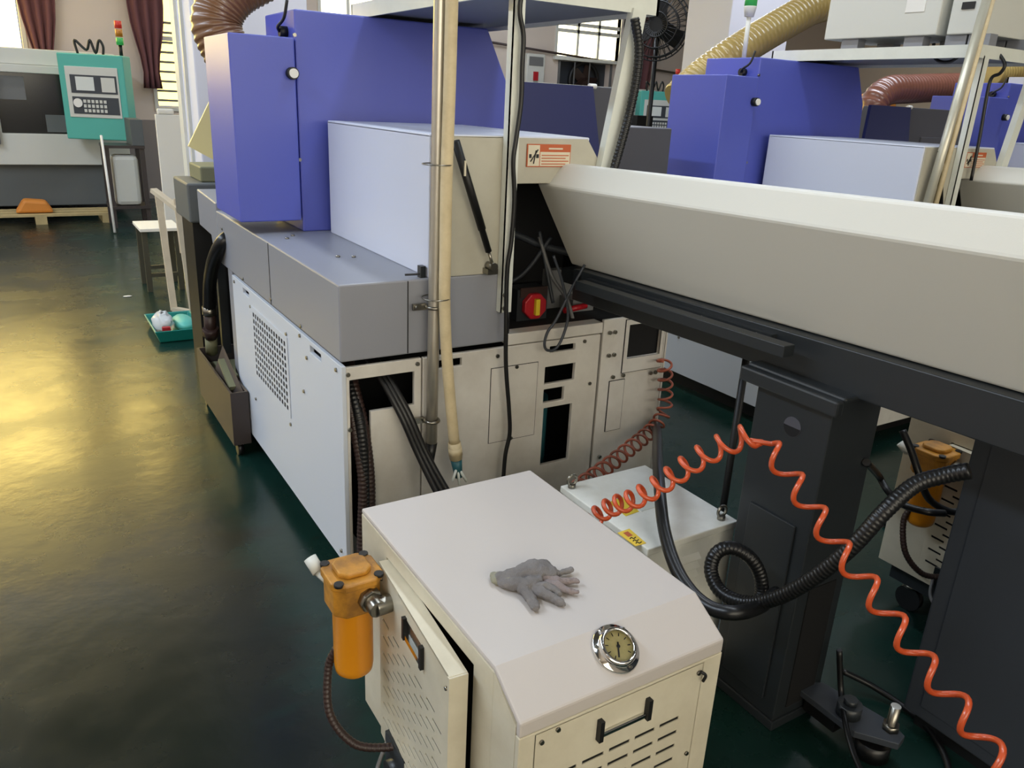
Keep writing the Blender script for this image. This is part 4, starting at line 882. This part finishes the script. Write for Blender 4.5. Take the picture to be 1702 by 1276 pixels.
# ================================================================== far side of the hall
def make_bg_machine(dx, label, dy=0.0):
    K = thing('turning_machine', label, 'lathe', (-0.4 + dx, 11.3 + dy, 0), 'teal and white lathes along the back wall')
    D = (dx, dy, 0)
    def B(mb, name, mt, parent=None, bevel=0.0): return mb.shift(D).build(name, mt, parent or K, bevel)
    B(MB().box(-2.2, 1.25, 11.5, 12.6, 0.12, 0.62), 'base', 'bg_base', bevel=0.01)
    B(MB().plate('y', 11.4, 11.5, -2.2, 1.30, 0.62, 1.75, [(-0.05, 0.66, 0.98, 1.66)]), 'front_cover', 'bg_white', bevel=0.008)
    B(MB().box(-2.2, 1.25, 11.5, 12.6, 0.62, 1.75), 'body', 'void')
    B(MB().box(-2.2, 1.25, 11.45, 12.6, 1.752, 1.93), 'top_cover', 'bg_white', bevel=0.01)
    w_ = B(MB().box(-0.05, 0.66, 11.485, 11.495, 0.98, 1.66), 'window', 'dark_glass')
    B(MB().box(-0.02, 0.25, 11.47, 11.484, 1.36, 1.62), 'reflection_plate', 'bg_grey', w_)
    B(MB().box(0.42, 0.64, 11.47, 11.484, 1.0, 1.2), 'inner_guard', 'bg_base', w_)
    dr = B(MB().plate('y', 11.32, 11.39, -1.0, -0.08, 0.86, 1.88, [(-0.9, -0.22, 1.2, 1.7)]), 'sliding_door', 'bg_grey', bevel=0.008)
    B(MB().box(-0.9, -0.22, 11.34, 11.36, 1.2, 1.7), 'door_pane', 'bg_white', dr)
    B(MB().cyl((-0.15, 11.29, 1.22), (-0.15, 11.29, 1.6), 0.018, 10), 'door_handle', 'board_white', dr)
    # control panel
    Mx = Matrix.Translation(V((0.98, 11.05, 0))) @ Matrix.Rotation(math.radians(-24), 4, 'Z')
    cp = B(MB().box(-0.36, 0.36, -0.12, 0.16, 0.95, 1.90).xf(Mx), 'control_panel', 'teal', bevel=0.012)
    B(MB().box(-0.29, 0.29, -0.13, -0.12, 1.20, 1.76).xf(Mx), 'panel_face', 'bg_white', cp, bevel=0.004)
    B(MB().box(-0.24, 0.27, -0.135, -0.13, 1.47, 1.67).xf(Mx), 'screen_bezel', 'slate', cp)
    B(MB().box(-0.18, 0.02, -0.14, -0.135, 1.50, 1.65).xf(Mx), 'screen', 'screen', cp)
    B(MB().box(0.10, 0.25, -0.14, -0.135, 1.49, 1.65).xf(Mx), 'keypad', 'bg_white', cp)
    B(MB().box(-0.24, 0.27, -0.135, -0.13, 1.24, 1.43).xf(Mx), 'button_plate', 'slate', cp)
    for i in range(6):
        for j in range(3): B(MB().box(-0.12 + i * 0.045, -0.09 + i * 0.045, -0.142, -0.135, 1.26 + j * 0.052, 1.295 + j * 0.052).xf(Mx), 'button', 'bg_white', cp)
    B(MB().cyl((-0.18, -0.135, 1.36), (-0.18, -0.15, 1.36), 0.05, 16).xf(Mx), 'hand_wheel', 'board_white', cp)
    tw = B(MB().cyl((0.30, 0.05, 1.90), (0.30, 0.05, 2.02), 0.02, 10).xf(Mx), 'signal_tower', 'black', cp)
    for k, mt in enumerate(('green_lamp', 'amber_lamp', 'red_lamp')):
        B(MB().cyl((0.30, 0.05, 2.02 + k * 0.09), (0.30, 0.05, 2.10 + k * 0.09), 0.04, 14).xf(Mx), 'signal_lens', mt, tw)
    B(MB().tube(spline([(-0.2, 0.1, 1.9), (-0.22, 0.1, 2.05), (-0.10, 0.1, 1.95), (-0.05, 0.1, 2.06), (0.0, 0.1, 1.92), (0.05, 0.1, 2.06), (0.09, 0.1, 2.0), (0.08, 0.1, 1.9)], 6), 0.015, 8).xf(Mx), 'cable_loop', 'cable', cp)
    return K
make_bg_machine(0.0, 'white and teal lathe with tall control panel at the far left')
make_bg_machine(8.75, 'white and teal lathe glimpsed behind the second lathe\'s blue door')
pl = thing('wooden_pallet', 'wooden pallet on the floor in front of the far teal lathe', 'pallet', (0.2, 11.0, 0))
for k in range(3): MB().box(-1.6, 0.98, 10.75 + k * 0.22, 10.85 + k * 0.22, 0.09, 0.115).build('plank', 'wood', pl)
for x in (-1.5, -0.6, 0.2, 0.9): MB().box(x - 0.06, x + 0.06, 10.75, 11.3, 0.0, 0.09).build('block', 'wood', pl)
tag(MB().prism([(-0.05, 0.117), (0.35, 0.117), (0.28, 0.25), (0.05, 0.27)], 'y', 10.85, 11.1).build('rust_sack', 'duct_orange', bevel=0.03), 'orange brown sack lying on the wooden pallet', 'sack')
tb = thing('side_stand', 'dark steel stand beside the far teal lathe', 'stand', (1.2, 10.3, 0))
sx0 = oy(172, 260, 10.4); sx1 = oy(240, 260, 10.4)
for p in (sx0.x + 0.03, sx1.x - 0.03):
    for y in (10.3, 10.7): MB().box(p - 0.025, p + 0.025, y, y + 0.05, 0, 0.93).build('leg', 'tray', tb)
MB().box(sx0.x + 0.3, sx1.x, 10.28, 10.78, 0.93, 1.22).build('cabinet_box', 'bg_base', tb, 0.006)
MB().box(sx0.x, sx1.x, 10.28, 10.78, 0.90, 0.93).build('stand_top', 'tray', tb)
tag(MB().cyl((0.88, 9.9, 0.012), oy(168, 225, 10.27), 0.014, 8).build('white_rod', 'board_white'), 'white rod leaning against the dark steel stand', 'rod')
MB().box(sx0.x, sx1.x, 10.28, 10.78, 0.22, 0.25).build('lower_shelf', 'tray', tb)
tag(MB().box(sx1.x - 0.36, sx1.x - 0.08, 10.32, 10.6, 0.252, 0.82).build('white_sack', 'bg_white', bevel=0.05), 'white sack standing on the dark steel stand\'s lower shelf', 'sack')

def curtain(x0, x1, z0, z1, y, label, tie=None):
    n = 40; mb = MB(); vs = []; rows = 14
    for j in range(rows + 1):
        z = z1 + (z0 - z1) * j / rows; f = 1.0
        if tie is not None: f = 1.0 - 0.55 * math.exp(-((z - tie) / 0.5) ** 2)
        for i in range(n + 1):
            u = i / n; x = (x0 + x1) / 2 + (u - 0.5) * (x1 - x0) * f
            vs.append((x, y + 0.04 * math.sin(u * 14 * math.pi / 2), z))
    fs = [(j*(n+1)+i, j*(n+1)+i+1, (j+1)*(n+1)+i+1, (j+1)*(n+1)+i) for j in range(rows) for i in range(n)]
    mb.add(vs, fs, True); o = mb.build('curtain', 'curtain'); s = o.modifiers.new('solid', 'SOLIDIFY'); s.thickness = 0.01
    tag(o, label, 'curtain', 'mauve curtains at the back windows')
    return o
curtain(0.33, 0.78, 1.75, 4.5, 12.85, 'mauve curtain above the far teal lathe at the left window', 1.75)
curtain(1.62, 2.10, 1.55, 4.5, 12.85, 'tied mauve curtain left of the louvred window', 1.75)
curtain(10.35, 11.1, 1.45, 4.5, 12.85, 'reddish curtain seen below the black pedestal fan', 1.6)
# exhaust fan in the wall
ef = thing('exhaust_fan', 'round exhaust fan set in the back wall below the bright window', 'fan', (9.5, 13.0, 1.95))
MB().plate('y', 12.96, 13.0, FAN[0] - 0.03, FAN[1] + 0.03, FAN[2] - 0.03, FAN[3] + 0.03, [FAN]).build('frame', 'bg_grey', ef)
MB().box(FAN[0], FAN[1], 13.15, 13.18, FAN[2], FAN[3]).build('backing', 'slate', ef)
cen = V((9.55, 13.05, 2.05))
MB().tube([cen + V((0.33 * math.cos(t), 0, 0.33 * math.sin(t))) for t in [i * math.pi / 16 for i in range(33)]], 0.04, 8).build('fan_ring', 'black', ef)
for k in range(5):
    a = 2 * math.pi * k / 5; MB().bar(cen, cen + V((0.3 * math.cos(a), 0, 0.3 * math.sin(a))), 0.16, 0.015, (0, 1, 0.4)).build('blade', 'brown_hose', ef)
for x in (9.25, 9.6): MB().box(x - 0.01, x + 0.01, 12.95, 12.965, FAN[2], FAN[3]).build('guard_bar', 'bg_grey', ef)
tag(MB().box(8.75, 10.25, 12.88, 12.97, 2.385, 2.44).build('tube_lamp', 'frame_white', bevel=0.01), 'white batten lamp fixed above the exhaust fan', 'lamp')
tag(MB().cyl((6.6, 12.93, 2.62), (12.5, 12.93, 2.28), 0.02, 8).build('wall_pipe', 'brown_hose'), 'dark pipe running along the back wall under the bright window', 'pipe')
nb = thing('notice_board', 'grey wall box with red and black label beside exhaust fan', 'wall box', (8.2, 12.9, 1.7))
MB().box(8.15, 8.55, 12.9, 13.0, 1.6, 2.45).build('housing', 'bg_white', nb, 0.02)
MB().box(8.2, 8.5, 12.89, 12.9, 2.25, 2.4).build('header', 'bg_grey', nb)
MB().box(8.30, 8.40, 12.88, 12.9, 2.0, 2.15).build('red_mark', 'red', nb)
MB().box(8.30, 8.40, 12.88, 12.9, 1.85, 1.98).build('black_mark', 'black', nb)
# pedestal fan
pf = thing('pedestal_fan', 'black pedestal fan high behind the nearest lathe\'s shelf', 'fan', (6.9, 8.0, 0))
fcn = oy(1092, 42, 8.0); nx = V((-0.75, -0.66, 0.0)).normalized(); ux = V((0, 0, 1)); vx = nx.cross(ux)
for rr, off in [(0.40, 0), (0.36, 0.07), (0.26, 0.11), (0.14, 0.13), (0.36, -0.07), (0.26, -0.11)]:
    MB().tube([fcn + nx * off + (ux * math.cos(t) + vx * math.sin(t)) * rr for t in [i * math.pi / 16 for i in range(33)]], 0.009, 6).build('guard_ring', 'black', pf)
for k in range(32):
    a = 2 * math.pi * k / 32; e = ux * math.cos(a) + vx * math.sin(a)
    MB().tube([fcn + nx * 0.13 + e * 0.08, fcn + nx * 0.11 + e * 0.26, fcn + e * 0.40, fcn - nx * 0.11 + e * 0.26, fcn - nx * 0.13 + e * 0.08], 0.005, 5).build('guard_wire', 'black', pf)
for k in range(3):
    a = 2 * math.pi * k / 3; e = ux * math.cos(a) + vx * math.sin(a)
    MB().bar(fcn + e * 0.05, fcn + e * 0.34, 0.22, 0.012, (nx + e.cross(nx) * 0.5)).build('blade', 'black', pf)
MB().cyl(fcn - nx * 0.3, fcn + nx * 0.03, 0.09, 14).build('motor', 'black', pf)
MB().cyl(V((fcn.x + 0.15, 8.15, 0.0)), V((fcn.x + 0.15, 8.15, fcn.z - 0.05)), 0.03, 10).build('pole', 'black', pf)
MB().cyl(V((fcn.x + 0.15, 8.15, 0.0)), V((fcn.x + 0.15, 8.15, 0.05)), 0.28, 20).build('base', 'black', pf)
tag(MB().box(8.9, 9.25, 10.6, 10.9, 0, 1.5).build('tall_locker', 'black', bevel=0.01), 'dark tall locker behind the glimpsed teal lathe', 'locker')
